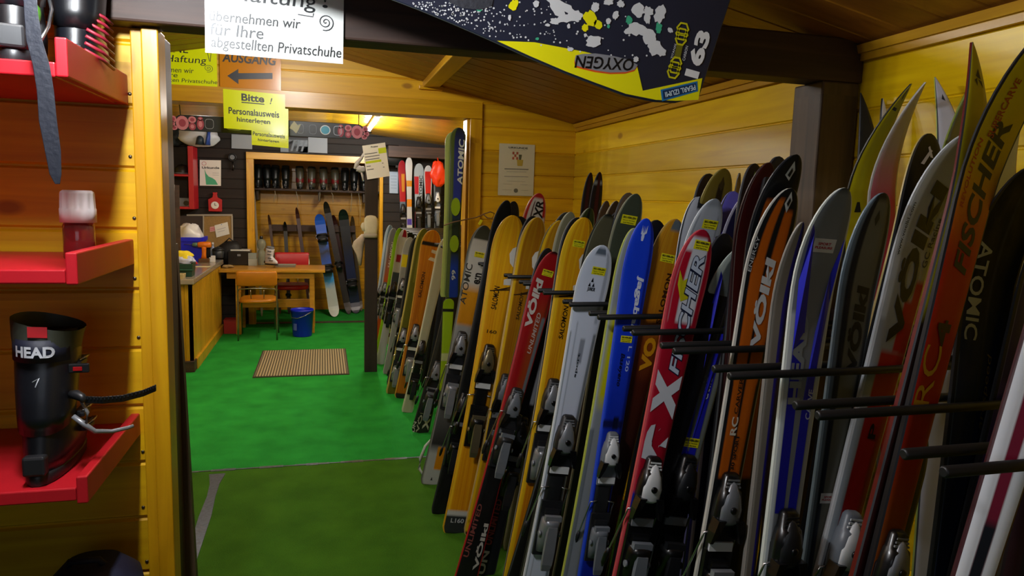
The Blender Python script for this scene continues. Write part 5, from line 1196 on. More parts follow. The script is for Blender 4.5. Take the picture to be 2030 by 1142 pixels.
mb = MB(); pts = [(-1.05, 0)]; x = -1.05
while x < -0.12: pts += [(x+.102, 0), (x+.106, .005), (x+.11, 0)]; x += .11
pts += [(0, 0)]
pts += [(0, .03), (-1.05, .03)]; mb.prism(pts, 0.1, CZ-.05); mb.build('front_panel', M_panel_x, t)
MB().box(-1.1, 0.03, -0.07, L, CZ-.05, CZ).build('worktop', M_top, t, 0.008)
MB().box(-1.08, 0.012, -0.035, 0.1, 0, 0.1).build('plinth', M_dark_x, t, 0.003)
MB().box(-.02, 0.022, 0.1, L, 0.0, 0.1).build('skirting', M_panel, t, 0.003)
# table
TY = 8.62; TZ = 0.765
M_tbl = wood('table_wood', '#b07a1c', '#cf9a30', 'x', board=0.4, var=0.1, bdir='y', knots=0.2, coat=0.3)
t = empty('wooden_table', (-0.57, TY, 0), 'plain wooden table standing behind the chairs, at the end of the counter', 'table')
MB().box(-.58, .59, -.08, .52, TZ-.035, TZ).build('table_top', M_tbl, t, 0.005)
MB().box(-.5, .46, -.03, -.01, TZ-.11, TZ-.035).build('apron', M_tbl, t, 0.003)
for x in (-.38, .44):
    for y in (0.0, .44): MB().box(x-.028, x+.028, y-.025, y+.025, 0, TZ-.036).build('leg', M_tbl, t, 0.004)
MB().box(-.40, .44, .2, .24, .28, .38).build('stretcher', M_tbl, t, 0.003)
MB().box(-.40, -.36, .03, .42, .28, .36).build('end_stretcher', M_tbl, t, 0.003); MB().box(.42, .46, .03, .42, .28, .36).build('end_stretcher', M_tbl, t, 0.003)
# tube framed chairs
M_chrome = mat('tube_chrome', '#9a9484', 0.25, 0.85)
def tube_chair(label, loc, rz, pad, sx=1.0):
    t = empty('tube_chair', loc, label, 'chair', None, rz)
    w = .205*sx
    for s_ in (-1, 1):
        x = s_*w
        MB().tube([(x, -.2, 0), (x, -.19, .2), (x, -.175, .42), (x, -.18, .60), (x, -.20, .76)], .0095, 10).build('rear_leg', M_chrome, t)
        MB().tube([(x, -.175, .40), (x*.98, 0, .405), (x*.95, .16, .41), (x*.95, .20, .395), (x*.97, .215, .36), (x*1.0, .235, 0)], .0095, 10).build('front_leg', M_chrome, t)
        MB().tube([(s_*.07, -.185, .57), (s_*.068, -.15, .48), (s_*.065, -.1, .418)], .006, 8).build('back_rod', M_chrome, t)
    MB().tube([(-w, -.178, .55), (-w*.9, -.18, .58), (-.06, -.185, .588), (.06, -.185, .588), (w*.9, -.18, .58), (w, -.178, .55)], .008, 8).build('cross_tube', M_chrome, t)
    MB().loft([oval(0, -.195, w*.93, .016, .615, e=6), oval(0, -.197, w*1.04, .022, .63, e=6), oval(0, -.204, w*1.05, .024, .70, e=6), oval(0, -.211, w*1.04, .024, .765, e=6), oval(0, -.213, w*.98, .016, .785, e=6)]).build('backrest', pad, t)
    MB().loft([oval(0, .02, w*.88, .19, .412, e=3.5), oval(0, .02, w*.97, .205, .422, e=3.5), oval(0, .02, w*.97, .205, .448, e=3.5), oval(0, .02, w*.86, .185, .462, e=3.5)]).build('seat', pad, t)
    return t
tube_chair('ochre padded chair with a metal tube frame in front of the wooden table', (-0.715, 8.42, 0), 0.02, mat('ochre_vinyl', '#c07a14', 0.4, noise=.12, nscale=12))
tube_chair('red padded chair with a metal tube frame behind the wooden table', (-0.375, 9.14, 0), PI+.04, mat('red_vinyl', '#b01a22', 0.38, noise=.1, nscale=12)).scale = (1, 1, 1.15)
# bucket and box under the table
q = floorq = onz(601, 661, 0)
t = empty('bucket', (q.x-.005, 8.46, 0), 'blue plastic bucket on the green carpet in front of the table', 'bucket')
MB().lathe([(.105, 0), (.108, .01), (.126, .29), (.130, .292), (.130, .315), (.124, .316), (.121, .29), (.10, .02), (.0, .015)], n=28).build('bucket_body', mat('bucket_blue', '#1026c8', 0.35), t)
MB().tube([(-.126, -.02, .29), (-.118, -.09, .23), (-.05, -.128, .225), (.02, -.13, .25), (.09, -.095, .285), (.127, -.02, .295)], .0035, 6).build('handle', M_wire, t)
mb = MB(); mb.add([(.121*math.sin(a), -.121*math.cos(a)-.004, z) for z in (.08, .16) for a in (-.9, -.7, -.5)], [(0, 1, 4, 3), (1, 2, 5, 4)]); mb.build('label_patch', mat('pale_label', '#5a6cd0', .5), t)
q = onz(445, 655, 0); box_r = empty('carton', (-1.04, 8.70, 0), 'small red carton on the floor under the left end of the table', 'box')
MB().box(-.08, .08, -.05, .13, 0, .15).build('carton_body', mat('carton_red', '#9a1a14', .6), box_r, .003); MB().box(-.082, .082, -.052, .132, .15, .165).build('carton_lid', mat('carton_red2', '#8a1812', .6), box_r, .003)
# striped doormat
a, b, c, d = onz(505, 750, 0), onz(693, 742, 0), onz(516, 697, 0), onz(668, 692, 0)
M_mat = bpy.data.materials.new('striped_mat'); M_mat.use_nodes = True
nt = M_mat.node_tree; tc = nt.nodes.new('ShaderNodeTexCoord'); wv = nt.nodes.new('ShaderNodeTexWave'); wv.bands_direction = 'X'; wv.inputs['Scale'].default_value = 13.0; wv.inputs['Distortion'].default_value = .15
rp = nt.nodes.new('ShaderNodeValToRGB'); rp.color_ramp.elements[0].color = lin('#4a4433'); rp.color_ramp.elements[1].color = lin('#a39876'); rp.color_ramp.elements[0].position = .3; rp.color_ramp.elements[1].position = .55
nt.links.new(tc.outputs['Object'], wv.inputs['Vector']); nt.links.new(wv.outputs[0], rp.inputs[0]); nt.links.new(rp.outputs[0], nt.nodes['Principled BSDF'].inputs['Base Color']); nt.nodes['Principled BSDF'].inputs['Roughness'].default_value = .95
t = empty('doormat', (-.615, 6.53, 0), 'grey beige striped doormat lying on the bright green carpet', 'mat')
MB().box(.015, .83, .02, 1.10, .001, .011).build('mat_pile', M_mat, t, .002)
mb = MB()
for x0, x1, y0, y1 in ((0, .845, 0, .02), (0, .845, 1.10, 1.12), (0, .015, .02, 1.10), (.83, .845, .02, 1.10)): mb.box(x0, x1, y0, y1, 0.0, .008)
mb.build('rubber_border', mat('mat_border', '#3a3528', .8), t)
# stool with a pale cushion at the very left, dark red jacket hanging below
q = onz(338, 690, 0)
t = empty('stool', (-1.415, 6.45, 0), 'round stool with a cream cushion half hidden by the doorway post', 'stool')
MB().lathe([(.11, .68), (.13, .69), (.135, .72), (.125, .755), (.08, .77), (0.01, .772)], n=24).build('cushion', mat('cream_cushion', '#b9ab84', .7), t)
for k in range(3):
    a = 2*PI*k/3+.5; MB().tube([(.06*math.cos(a), .06*math.sin(a), .69), (.15*math.cos(a), .15*math.sin(a), 0)], .011, 8).build('leg', M_dark_z, t)
MB().loft([oval(0, -.1, .12, .03, .67, e=3), oval(.01, -.11, .13, .035, .5, e=3), oval(-.01, -.12, .12, .03, .3, e=3), oval(0, -.12, .11, .02, .2, e=3)]).build('hanging_cloth', mat('maroon_cloth', '#4a1418', .9), t)

# ------------------------------------------------------------------ things on the counter
def on_counter(px, py): q = onz(px, py, CZ); return q
# blue crate with white bag
q = onz(372, 519, CZ); cw = 0.13
t = empty('crate', (q.x, q.y+.14, CZ), 'bright blue plastic crate on the counter', 'crate')
def openbox(w, d, h, th, taper=.9):
    mb = MB(); o0 = [(-w*taper, -d*taper), (w*taper, -d*taper), (w*taper, d*taper), (-w*taper, d*taper)]; o1 = [(-w, -d), (w, -d), (w, d), (-w, d)]
    rings = [[(x, y, 0) for x, y in o0], [(x, y, h) for x, y in o1], [(x*(1-th/w), y*(1-th/d), h) for x, y in o1], [(x*(1-th/w), y*(1-th/d), th) for x, y in o0]]
    return mb.loft(rings, 0, False, True)
openbox(.155, .16, .27, .012).build('crate_body', M_blue if False else mat('crate_blue', '#1420d8', .4), t, .004)
MB().box(-.162, .162, -.167, -.155, .225, .272).build('rim', mat('crate_blue', '#1420d8', .4), t, .003)
for s_ in (-1, 1): MB().box(s_*.162-.006, s_*.162+.006, -.155, .167, .225, .272).build('rim', mat('crate_blue', '#1420d8', .4), t, .003)
def crumple(name, label, c, rx, ry, rz, m, cat, seed, extra=None, lump=.35):
    t = empty(name, c, label, cat)
    mb = MB(); R = random.Random(seed); n, mm = 26, 14; rings = []
    ph = [R.random()*6.28 for _ in range(6)]
    for j in range(1, mm):
        th = PI*j/mm; ring = []
        for i in range(n):
            a = 2*PI*i/n; k = 1+lump*(.4*math.sin(3*a+ph[0]+th*2)+.3*math.sin(5*a+ph[1]-th*3)+.3*math.sin(7*th+ph[2]+2*a)+.25*(R.random()-.5))*math.sin(th)
            z = -rz*math.cos(th)*k+rz
            ring.append((rx*k*math.sin(th)*math.cos(a), ry*k*math.sin(th)*math.sin(a), max(0, z)))
        rings.append(ring)
    mb.loft(rings); mb.build(name+'_body', m, t)
    if extra: extra(t)
    return t
crumple('plastic_bag', 'crumpled white plastic bag sticking out of the blue crate', (q.x+.0, q.y+.14, CZ+.10), .145, .13, .16, mat('white_bag', '#e2e4e6', .35), 'bag', 3, lump=.3)
# orange drill
q = onz(404, 520, CZ); t = empty('cordless_drill', (q.x, q.y, CZ), 'orange cordless drill standing on the counter beside the blue crate', 'drill')
M_or = mat('drill_orange', '#dc7410', .4)
MB().box(-.05, .06, -.035, .035, 0, .042).build('battery', mat('drill_dark', '#5a3a14', .5), t, .006)
MB().loft([oval(0, 0, .03, .026, .04), oval(.004, 0, .022, .022, .09), oval(.006, 0, .024, .024, .15), oval(.006, 0, .03, .026, .175)]).build('grip', M_or, t)
MX = Matrix.Rotation(PI/2, 4, 'Y')
MB().lathe([(.018, -.075), (.032, -.068), (.034, .0), (.03, .05), (.026, .062)], n=18, M=Matrix.Translation((.006, 0, .195)) @ Matrix.Rotation(-PI/2, 4, 'Y')).build('motor_housing', M_or, t)
MB().lathe([(.022, 0), (.024, .02), (.02, .05), (.012, .058)], n=16, M=Matrix.Translation((-.056, 0, .195)) @ Matrix.Rotation(-PI/2, 4, 'Y')).build('chuck', mat('chuck_green', '#5a7a68', .4), t)
MB().tube([(-.11, 0, .195), (-.2, 0, .197)], .004, 6).build('drill_bit', M_steel, t)
# green basket with cloths
q = onz(358, 549, CZ); t = empty('basket', (q.x, q.y+.08, CZ), 'dark green basket at the near corner of the counter', 'basket')
openbox(.105, .09, .12, .008).build('basket_body', mat('basket_green', '#0b3a2c', .45), t, .003)
MB().box(-.112, .112, -.1, -.09, .06, .07).build('band', mat('basket_green2', '#115040', .45), t, .002)
crumple('cloth', 'yellow and white cloth piled on the green basket', (q.x-.01, q.y+.12, CZ+.11), .10, .09, .06, mat('yellow_cloth', '#d8c418', .8), 'cloth', 8)
crumple('cloth', 'white and blue cloth hanging over the front of the green basket', (q.x+.02, q.y+.06, CZ+.10), .09, .05, .045, mat('white_blue_cloth', '#b4bcd4', .8, noise=.3, nscale=30), 'cloth', 12)
q = onz(380, 527, CZ); crumple('cloth', 'small red rag on the counter right of the green basket', (q.x, q.y, CZ), .05, .05, .028, mat('red_rag', '#a81c20', .8), 'cloth', 5)
q = onz(340, 505, CZ); crumple('cloth', 'red cloth at the left end of the counter behind the basket', (q.x-.02, q.y, CZ), .07, .07, .05, mat('red_rag2', '#8a2018', .8), 'cloth', 6)
q = onz(398, 529, CZ); t = sheet('paper', 'blank cream paper lying flat on the counter', (Vector((q.x-.1, q.y-.04, CZ+.002)), Vector((q.x+.08, q.y-.04, CZ+.002)), Vector((q.x-.09, q.y+.06, CZ+.002))), mat('cream_sheet', '#d8d2a8', .5), 'paper')
q = onz(348, 553, CZ); t = empty('tray', (q.x-.02, q.y+.06, CZ), 'flat beige woven tray at the near left end of the counter', 'tray')
openbox(.085, .07, .04, .006, .95).build('tray_body', mat('tray_beige', '#a8986a', .8, bump=.6, nscale=60), t, .002)
q = onz(421, 519, CZ); t = empty('box', (q.x, q.y, CZ), 'small white box on the counter right of the drill', 'box')
MB().box(-.03, .03, -.03, .03, 0, .05).build('box_body', M_wht, t, .003); MB().box(-.012, .03, -.025, .028, .0505, .068).build('box_top', M_wht, t, .003)
q = onz(432, 512, CZ); t = empty('tub', (q.x, q.y+.03, CZ), 'dark grey round tub with a lid near the far end of the counter', 'tub')
MB().lathe([(.055, 0), (.062, .01), (.066, .085), (.06, .09)], n=20).build('tub_body', mat('tub_grey', '#32383c', .4), t)
MB().lathe([(.068, .088), (.068, .105), (.05, .118), (.02, .13), (.005, .14)], n=20).build('lid', mat('tub_lid', '#1d2326', .4), t)
q = onz(421, 511, CZ); t = empty('bottle', (q.x, q.y+.05, CZ), 'pale blue bottle standing between the drill and the grey tub', 'bottle')
MB().lathe([(.026, 0), (.03, .006), (.03, .1), (.012, .13), (.011, .15)], n=16).build('bottle_body', mat('pale_blue_plastic', '#8fa0c0', .3), t); MB().lathe([(.014, .148), (.014, .175), (.01, .18)], n=14).build('cap', M_wht, t)
# things on the table
q = onz(474, 526, TZ); t = empty('cash_box', (q.x, q.y+.1, TZ), 'black box with papers on top at the left end of the table', 'box')
MB().box(-.13, .13, -.1, .12, 0, .17).build('box_body', M_blk, t, .008); MB().box(-.1, .12, -.06, .1, .171, .186).build('paper_pile', M_paper, t, .002); MB().box(-.02, .02, -.105, -.1, .11, .135).build('latch', M_sil, t, .002)
q = onz(443, 512, CZ); t = empty('backpack', (-1.10, 9.19, TZ), 'black bag leaning at the back wall behind the grey tub', 'bag')
MB().loft([oval(0, 0, .13, .08, .0), oval(0, 0, .15, .09, .1), oval(0, 0, .13, .08, .22), oval(.02, 0, .07, .05, .28)]).build('bag_body', mat('black_nylon', '#0d0f12', .6), t); MB().tube([(-.05, -.03, .27), (0, -.05, .32), (.06, -.03, .27)], .008, 8).build('carry_loop', M_blk2, t)
q = onz(500, 527, TZ); t = empty('carton', (q.x, q.y+.05, TZ), 'small stack of pale grey cartons on the table beside the spray bottle', 'box')
MB().box(-.045, .05, -.04, .05, 0, .08).build('lower_carton', mat('grey_card', '#a3a89c', .6), t, .002); MB().box(-.045, .045, -.04, .045, .081, .15).build('upper_carton', mat('grey_card2', '#8a948c', .6), t, .002)
q = onz(513, 528, TZ); t = empty('spray_bottle', (q.x+.02, q.y+.16, TZ+.001), 'clear round bottle with a dark cap standing on the table', 'bottle')
MB().lathe([(.04, 0), (.045, .01), (.045, .16), (.03, .19), (.05, .22), (.056, .26), (.045, .30), (.018, .32)], n=20).build('bottle_body', mat('clear_bottle', '#a9b4a4', .12, trans=.6), t); MB().lathe([(.02, .318), (.02, .35), (.012, .355)], n=14).build('cap', M_blk2, t)
M_bw = mat('white_boot_shell', '#c3c8d2', .35)
ski_boot('ski_boot', 'white ski boot lying tilted on the table in front of the clear bottle', (-.61, 8.80, TZ+.03), -2.2, M_bw, M_bw, M_gry, scale=.62)
q = onz(566, 530, TZ); t = empty('tray', (q.x, q.y+.06, TZ), 'grey tray lying on the table in front of the red chair', 'tray')
openbox(.12, .08, .03, .006, .92).build('tray_body', mat('grey_tray', '#7d7c70', .5), t, .002)
q = onz(452, 531, TZ); crumple('cloth', 'crumpled brown paper at the left end of the table by the counter', (q.x, q.y, TZ), .06, .05, .018, mat('brown_paper', '#9a8458', .8), 'paper', 15)

# ------------------------------------------------------------------ on the dark back wall
BY = 9.285
def wall_sheet(name, label, x0, y0, x1, y1, m, cat, sk=0):
    return sheet(name, label, (at(x0, y1, BY), at(x1, y1+sk, BY), at(x0, y0, BY)), m, cat)
t = empty('pin_board', at(353, 492, 9.27), 'cork and dark pin board with a pale frame on the dark wall', 'board')
o_ = t.location.copy(); P = lambda x, y, d=0: at(x, y, 9.27-d)-o_
def quad_box(name, pts, d0, d1, m, par):
    mb = MB(); f = [P(x, y, d1) for x, y in pts]; bk = [P(x, y, d0) for x, y in pts]; n = len(pts)
    mb.add(f+bk, [tuple(range(n)), tuple(reversed(range(n, 2*n)))]+[(i, n+i, n+(i+1) % n, (i+1) % n) for i in range(n)]); return mb.build(name, m, par)
M_fr = mat('board_frame', '#a8a294', .5)
quad_box('cork_panel', [(404, 429), (459, 428), (461, 489), (404, 491)], 0, .012, mat('cork', '#9a7c48', .85, noise=.25, nscale=60), t)
quad_box('dark_panel', [(355, 428), (403, 428), (403, 491), (355, 491)], 0, .010, mat('slate_panel', '#3a2f2c', .5), t)
for pts in ([(370, 425), (461, 424.5), (461, 428), (370, 428)], [(458.5, 428), (461.5, 428), (462.5, 491), (459.5, 491)], [(402, 428), (404.5, 428), (404.5, 491), (402, 491)], [(353, 440), (356, 440), (356, 491), (353, 491)]): quad_box('frame_strip', pts, 0, .02, M_fr, t)
rt, w, po, st = sheet('note', 'white note pinned askew on the cork board', (at(429, 471, 9.25), at(455, 464, 9.25), at(425, 447, 9.25)), M_paper, 'note'); po([(.5, .9), (.56, .9), (.56, .96), (.5, .96)], '#2a6ac0', 'pin'); st([(.15, .6), (.8, .6)], .004, '#8a90a0'); st([(.15, .4), (.7, .4)], .004, '#8a90a0')
rt, w, po, st = sheet('note', 'small pink striped note left of the white note on the cork board', (at(416, 460, 9.255), at(428, 458, 9.255), at(416, 450, 9.255)), mat('pink_note', '#d8a0a0', .6), 'note'); st([(.1, .3), (.9, .3)], .006, '#c04a4a'); st([(.1, .65), (.9, .65)], .006, '#c04a4a')
rt, w, po, st = wall_sheet('certificate', 'white certificate with a green mountain shape on the dark wall', 396, 317, 438, 368, M_paper, 'certificate', .5)
w('Urkunde', .1, .66, .92, .75, '#2a2c34', .03); po([(.22, .66), (.30, .48), (.42, .36), (.60, .30), (.74, .22), (.86, .04), (.30, .04)], '#3fae84', 'mountain'); st([(.2+.1*math.cos(a*.4), .86+.07*math.sin(a*.4)) for a in range(17)], .005, '#c06a7a'); st([(.6, .5), (.9, .5)], .004, '#a0a4a8'); st([(.6, .42), (.9, .42)], .004, '#a0a4a8')
# red bottle shaped clock
c0 = at(427, 402, 9.28); t = empty('wall_clock', c0, 'red bottle shaped wall clock with a white dial on the dark wall', 'clock')
M_rc = mat('clock_red', '#b8141a', .4)
MB().prism([(-.075, -.105), (.075, -.105), (.078, .04), (.03, .065), (.022, .1), (.028, .125), (-.028, .125), (-.022, .1), (-.03, .065), (-.078, .04)], 0, .03, M=Matrix(((1, 0, 0, 0), (0, 0, -1, 0), (0, 1, 0, 0), (0, 0, 0, 1)))).build('clock_body', M_rc, t, .004)
MB().lathe([(.045, 0), (.045, .006), (.04, .007)], n=24, M=Matrix.Translation((-.002, -.03, -.03)) @ Matrix.Rotation(PI/2, 4, 'X')).build('dial', M_paper, t)
MB().box(-.003, .001, -.041, -.038, -.03, .0).build('hand', M_ink, t); MB().box(-.002, .02, -.041, -.038, -.032, -.028).build('hand', M_ink, t)
c0 = at(461, 312, 9.27); t = empty('wall_gauge', c0, 'small round dark gauge with a pale face on the dark wall', 'gauge')
MB().lathe([(.05, 0), (.052, .02), (.04, .03), (.038, .024), (.005, .024)], n=20, M=Matrix.Rotation(PI/2, 4, 'X')).build('gauge_body', M_blk2, t); MB().lathe([(.03, .03), (.028, .033)], n=16, M=Matrix.Rotation(PI/2, 4, 'X')).build('gauge_face', M_gry, t); MB().tube([(0, -.01, -.05), (.01, -.012, -.12), (.0, -.012, -.16)], .012, 8).build('tail', M_blk, t)
wall_sheet('paper', 'grey blank paper on the dark wall left of the small yellow notice', 459, 266, 500, 294, mat('grey_sheet', '#98a0aa', .5), 'paper', 2)
wall_sheet('paper', 'grey paper on the dark wall between the yellow notice and the striped print', 556, 276, 610, 301, mat('grey_sheet3', '#7d8894', .5), 'paper', 2)
rt, w, po, st = wall_sheet('print', 'dark photo print with slanting pale stripes above the nook opening', 572, 272, 612, 302, mat('dark_print', '#2c3238', .4), 'print', 2)
for k in range(3): po([(.1+.25*k, .1), (.2+.25*k, .1), (.35+.25*k, .85), (.25+.25*k, .85)], '#6a7480', 'stripe')
wall_sheet('paper', 'grey blank paper on the dark wall at the right end above the nook opening', 611, 272, 649, 302, mat('grey_sheet2', '#9098a2', .5), 'paper', 2)
rt, w, po, st = wall_sheet('price_list', 'pale blue list on the dark wall between the paper tag and the hung skis', 772, 340, 789, 383, M_pblue, 'paper', .5)
for k in range(5): st([(.15, .8-.14*k), (.85, .8-.14*k)], .004, '#6a7890')
# red wall shelf with things, white and green sheets below
SY = 8.95
c0 = at(385, 415, SY); tl = at(385, 290, SY); SH = tl.z-c0.z
t = empty('wall_shelf', (c0.x, SY, c0.z), 'red open wall shelf half hidden by the doorway post', 'shelf')
MB().box(-.055, 0, 0, .32, 0, SH).build('side_panel', M_rshelf, t, .003); MB().box(-.62, -.056, 0, .32, 0, .028).build('shelf_board', M_rshelf, t, .003); MB().box(-.62, -.056, 0, .32, SH*.52, SH*.52+.024).build('shelf_board', M_rshelf, t, .003)
MB().box(-.62, -.056, .31, .33, 0, SH).build('back_panel', M_darkwall, t)
def oncounterlike(px, py): return at(px, py, SY+.12)
for lab, x, y, rr, m in (('round dark helmet on the upper board of the red wall shelf', 362, 340, .09, M_blk2), ('black helmet on the lower board of the red wall shelf', 345, 356, .062, M_blk)):
    zz = c0.z+(.028 if 'lower' in lab else SH*.52+.024); qq = at(x, y, SY+.14)
    t2 = empty('helmet', (qq.x, SY+.14, zz), lab, 'helmet'); mb = MB(); mb.lathe([(rr*.95, 0), (rr, rr*.3), (rr*.9, rr*.8), (rr*.55, rr*1.2), (rr*.1, rr*1.32)], n=20); mb.build('helmet_shell', m, t2); MB().tube([(rr*1.0*math.cos(a), rr*1.0*math.sin(a), .012) for a in [PI+PI*k/10 for k in range(11)]], .008, 6).build('visor_rim', M_gry, t2)
qq = at(366, 408, SY+.12); t2 = empty('radio', (qq.x, SY+.1, c0.z+.028), 'grey box with a round speaker on the lower board of the red wall shelf', 'radio')
MB().box(-.07, .07, -.05, .05, 0, .10).build('radio_body', M_gry, t2, .005); MB().lathe([(.03, 0), (.028, .006)], n=16, M=Matrix.Translation((.03, -.05, .04)) @ Matrix.Rotation(PI/2, 4, 'X')).build('speaker', M_blk, t2)
def bagx(t):
    MB().loft([oval(.10, -.03, .028, .13, .02), oval(.12, -.03, .03, .14, .12), oval(.12, -.02, .025, .1, .2)]).build('blue_stripe', mat('bag_blue', '#2a4a9c', .5), t)
    MB().loft([oval(.02, -.06, .05, .1, .02), oval(.03, -.06, .045, .11, .09), oval(.03, -.05, .03, .06, .14)]).build('dark_patch', mat('bag_dark', '#20303c', .5), t)
crumple('sports_bag', 'white sports bag with a blue stripe on top of the red wall shelf', (at(395, 290, SY+.1).x, SY+.1, c0.z+SH+.0), .23, .14, .12, mat('bag_white', '#c8ced8', .5), 'bag', 21, bagx, .15)
crumple('jacket', 'dark jacket heaped on top of the red wall shelf, left of the white sports bag', (at(350, 290, SY+.1).x-.03, SY+.16, c0.z+SH+.0), .11, .13, .10, mat('dark_jacket', '#1a2222', .8), 'jacket', 23)
gy = 7.3
rt, w, po, st = sheet('poster', 'white sheet hanging above the green one behind the doorway post', (at(322, 416, gy), at(346, 416, gy), at(322, 366, gy)), M_paper, 'sign'); w('di', .72, .28, .95, .45, '#20242a', .03); po([(.7, .2), (.95, .2), (.95, .22), (.7, .22)], '#20242a', 'underline')
rt, w, po, st = sheet('poster', 'bright green sheet hanging below the white one behind the doorway post', (at(322, 470, gy), at(347, 470, gy), at(322, 417, gy)), M_pgr, 'sign'); w('g', .74, .76, .92, .92, '#123a12', .03); st([(.72, .58), (.95, .58)], .004, '#123a12')
hgr = empty('sign_holder', (at(322, 366, gy).x, gy+.015, CZ), 'thin wooden stand carrying the white and green sheets behind the doorway post', 'stand')
zt = at(322, 366, gy).z; zt -= CZ; MB().box(-.06, -.03, 0, .02, 0.0, zt+.02).build('upright', M_trim_z, hgr); MB().box(-.03, .14, 0, .008, zt-.62, zt).build('backing_board', M_dark_x, hgr); MB().box(-.12, .05, -.1, .12, 0, .02).build('foot', M_trim_z, hgr)

# ------------------------------------------------------------------ the long narrow snowboard hung behind the lintel
t = empty('snowboard', (-0.30, 4.665, 2.048), 'long dark snowboard with pink prints at both ends, hung level under the lintel', 'snowboard')
hl, hh = .605, .047
ol2 = [(-hl, 0)]+[(-hl+.03+.06*(k/4), hh*math.sin(PI/2*k/4)) for k in range(1, 5)]+[(hl-.03-.06*(1-k/4), hh*math.cos(PI/2*k/4)) for k in range(0, 4)]+[(hl, 0)]
ol2 = ol2+[(x, -z) for x, z in reversed(ol2[1:-1])]
MB().prism(ol2, 0, .012, M=rotx).build('board_deck', mat('board_dark', '#1c211e', .4), t, .002)
M_pk = mat('pink_print', '#d8848c', .5); M_pk2 = mat('pink_print_dark', '#a8404e', .5)
for s_ in (-1, 1):
    for k, (dx, dz, rx, rz_) in enumerate(((.0, -.002, .036, .042), (-.05, .018, .018, .02), (-.058, -.01, .018, .018), (-.045, -.032, .018, .014), (.055, .02, .022, .02), (.055, -.02, .02, .022), (.10, -.004, .02, .034), (.10, .028, .014, .012))):
        cxx = s_*(hl-.095)+(-s_*dx); mb = MB(); mb.add([(cxx+rx*math.cos(2*PI*i/14), -.0012, dz+rz_*math.sin(2*PI*i/14)) for i in range(14)], [tuple(range(14))]); mb.build('pink_print', M_pk if k < 5 else M_pk2, t)
        mb = MB(); mb.add([(cxx+rx*.55*math.cos(2*PI*i/12), -.0016, dz+rz_*.55*math.sin(2*PI*i/12)) for i in range(12)], [tuple(range(12))]); mb.build('print_centre', M_pk2 if k < 5 else M_pk, t)
for x, wd in ((-.36, .05), (-.22, .1), (.165, .04), (.24, .045), (.39, .05)):
    mb = MB(); o = [(x-wd/2, -.028), (x+wd/2, -.028), (x+wd/2, .03), (x-wd/2, .03)]; P = [(x+wd/2*math.copysign(abs(math.cos(a))**.6, math.cos(a)), .030*math.copysign(abs(math.sin(a))**.6, math.sin(a))) for a in [2*PI*k/20 for k in range(20)]]
    I = [(x+(px-x)*.88, pz*.88) for px, pz in P]; mb.add([(a, -.0018, b_) for a, b_ in P]+[(a, -.0018, b_) for a, b_ in I], [(k, (k+1) % 20, 20+(k+1) % 20, 20+k) for k in range(20)]); mb.build('pad_outline', M_sil if wd > .045 else M_gry, t)
mb = MB(); mb.add([(.315+.032*math.cos(2*PI*k/20), -.002, .03*math.sin(2*PI*k/20)) for k in range(20)], [tuple(range(20))]); mb.build('disc_rim', M_wht, t)
mb = MB(); mb.add([(.315+.026*math.cos(2*PI*k/20), -.0026, .0245*math.sin(2*PI*k/20)) for k in range(20)], [tuple(range(20))]); mb.build('blue_disc', mat('disc_blue', '#1a9ab8', .3), t)
mb = MB(); mb.add([(.11, -.002, .02), (.13, -.002, .045), (.15, -.002, .02), (.17, -.002, .03), (.155, -.002, -.005), (.14, -.002, -.03), (.12, -.002, -.01), (.10, -.002, .0)], [tuple(range(8))]); mb.build('pale_figure', mat('figure_pale', '#b0a890', .5), t)
for x in (-.52, .52): MB().tube([(x, .006, .04), (x, -.02, .104)], .003, 6).build('hanging_cord', M_blk2, t)

# ------------------------------------------------------------------ post: paper tag, mitten, cloth
rt, w, po, st = sheet('price_tag', 'white paper tag with yellow marked lines taped askew on the dark post', (at(728, 356, 6.58), at(773, 349, 6.58), at(718, 289, 6.58)), M_paper, 'sign')
w('Preise', .36, .90, .66, .95, '#30343a', .02); po([(.66, .70), (1, .70), (1, .86), (.66, .86)], '#c4d82a', 'marker'); po([(.04, .46), (.72, .46), (.72, .53), (.04, .53)], '#c4d82a', 'marker')
for k, (a, b_) in enumerate(((.05, .60), (.05, .68), (.05, .66))): st([(a, .745-.085*k), ((a+b_)/2, .742-.085*k), (b_, .745-.085*k)], .006, '#50565c')
for a, b_, v in ((.05, .24, .38), (.05, .34, .28), (.74, .80, .41), (.76, .82, .29)): st([(a, v), (b_, v)], .006, '#50565c')
q = at(735, 472, 6.56); t = empty('mitten', (q.x, 6.595, q.z), 'off white mitten hung flat on the dark post', 'mitten')
hm = at(735, 427, 6.56).z-q.z
MB().loft([oval(0, 0, .058, .016, 0), oval(0, 0, .062, .02, hm*.3), oval(.004, 0, .066, .022, hm*.6), oval(.004, 0, .06, .02, hm*.85), oval(.004, 0, .04, .014, hm*.97), oval(.004, 0, .012, .006, hm)]).build('mitten_body', mat('mitten_wool', '#bdb8a0', .9, noise=.15), t)
MB().loft([oval(-.055, 0, .018, .014, hm*.3), oval(-.07, 0, .02, .014, hm*.5), oval(-.066, 0, .014, .01, hm*.64), oval(-.062, 0, .004, .004, hm*.68)]).build('thumb', mat('mitten_wool', '#bdb8a0', .9), t); MB().loft([oval(0, 0, .061, .019, .0), oval(0, 0, .064, .023, .02), oval(0, 0, .061, .02, .04)]).build('cuff', mat('mitten_cuff', '#9a968a', .9), t)
q = at(714, 505, 6.66); t = empty('cloth', (q.x+.0, 6.66, q.z), 'pale cloth hanging from the left side of the dark post below the mitten', 'cloth')
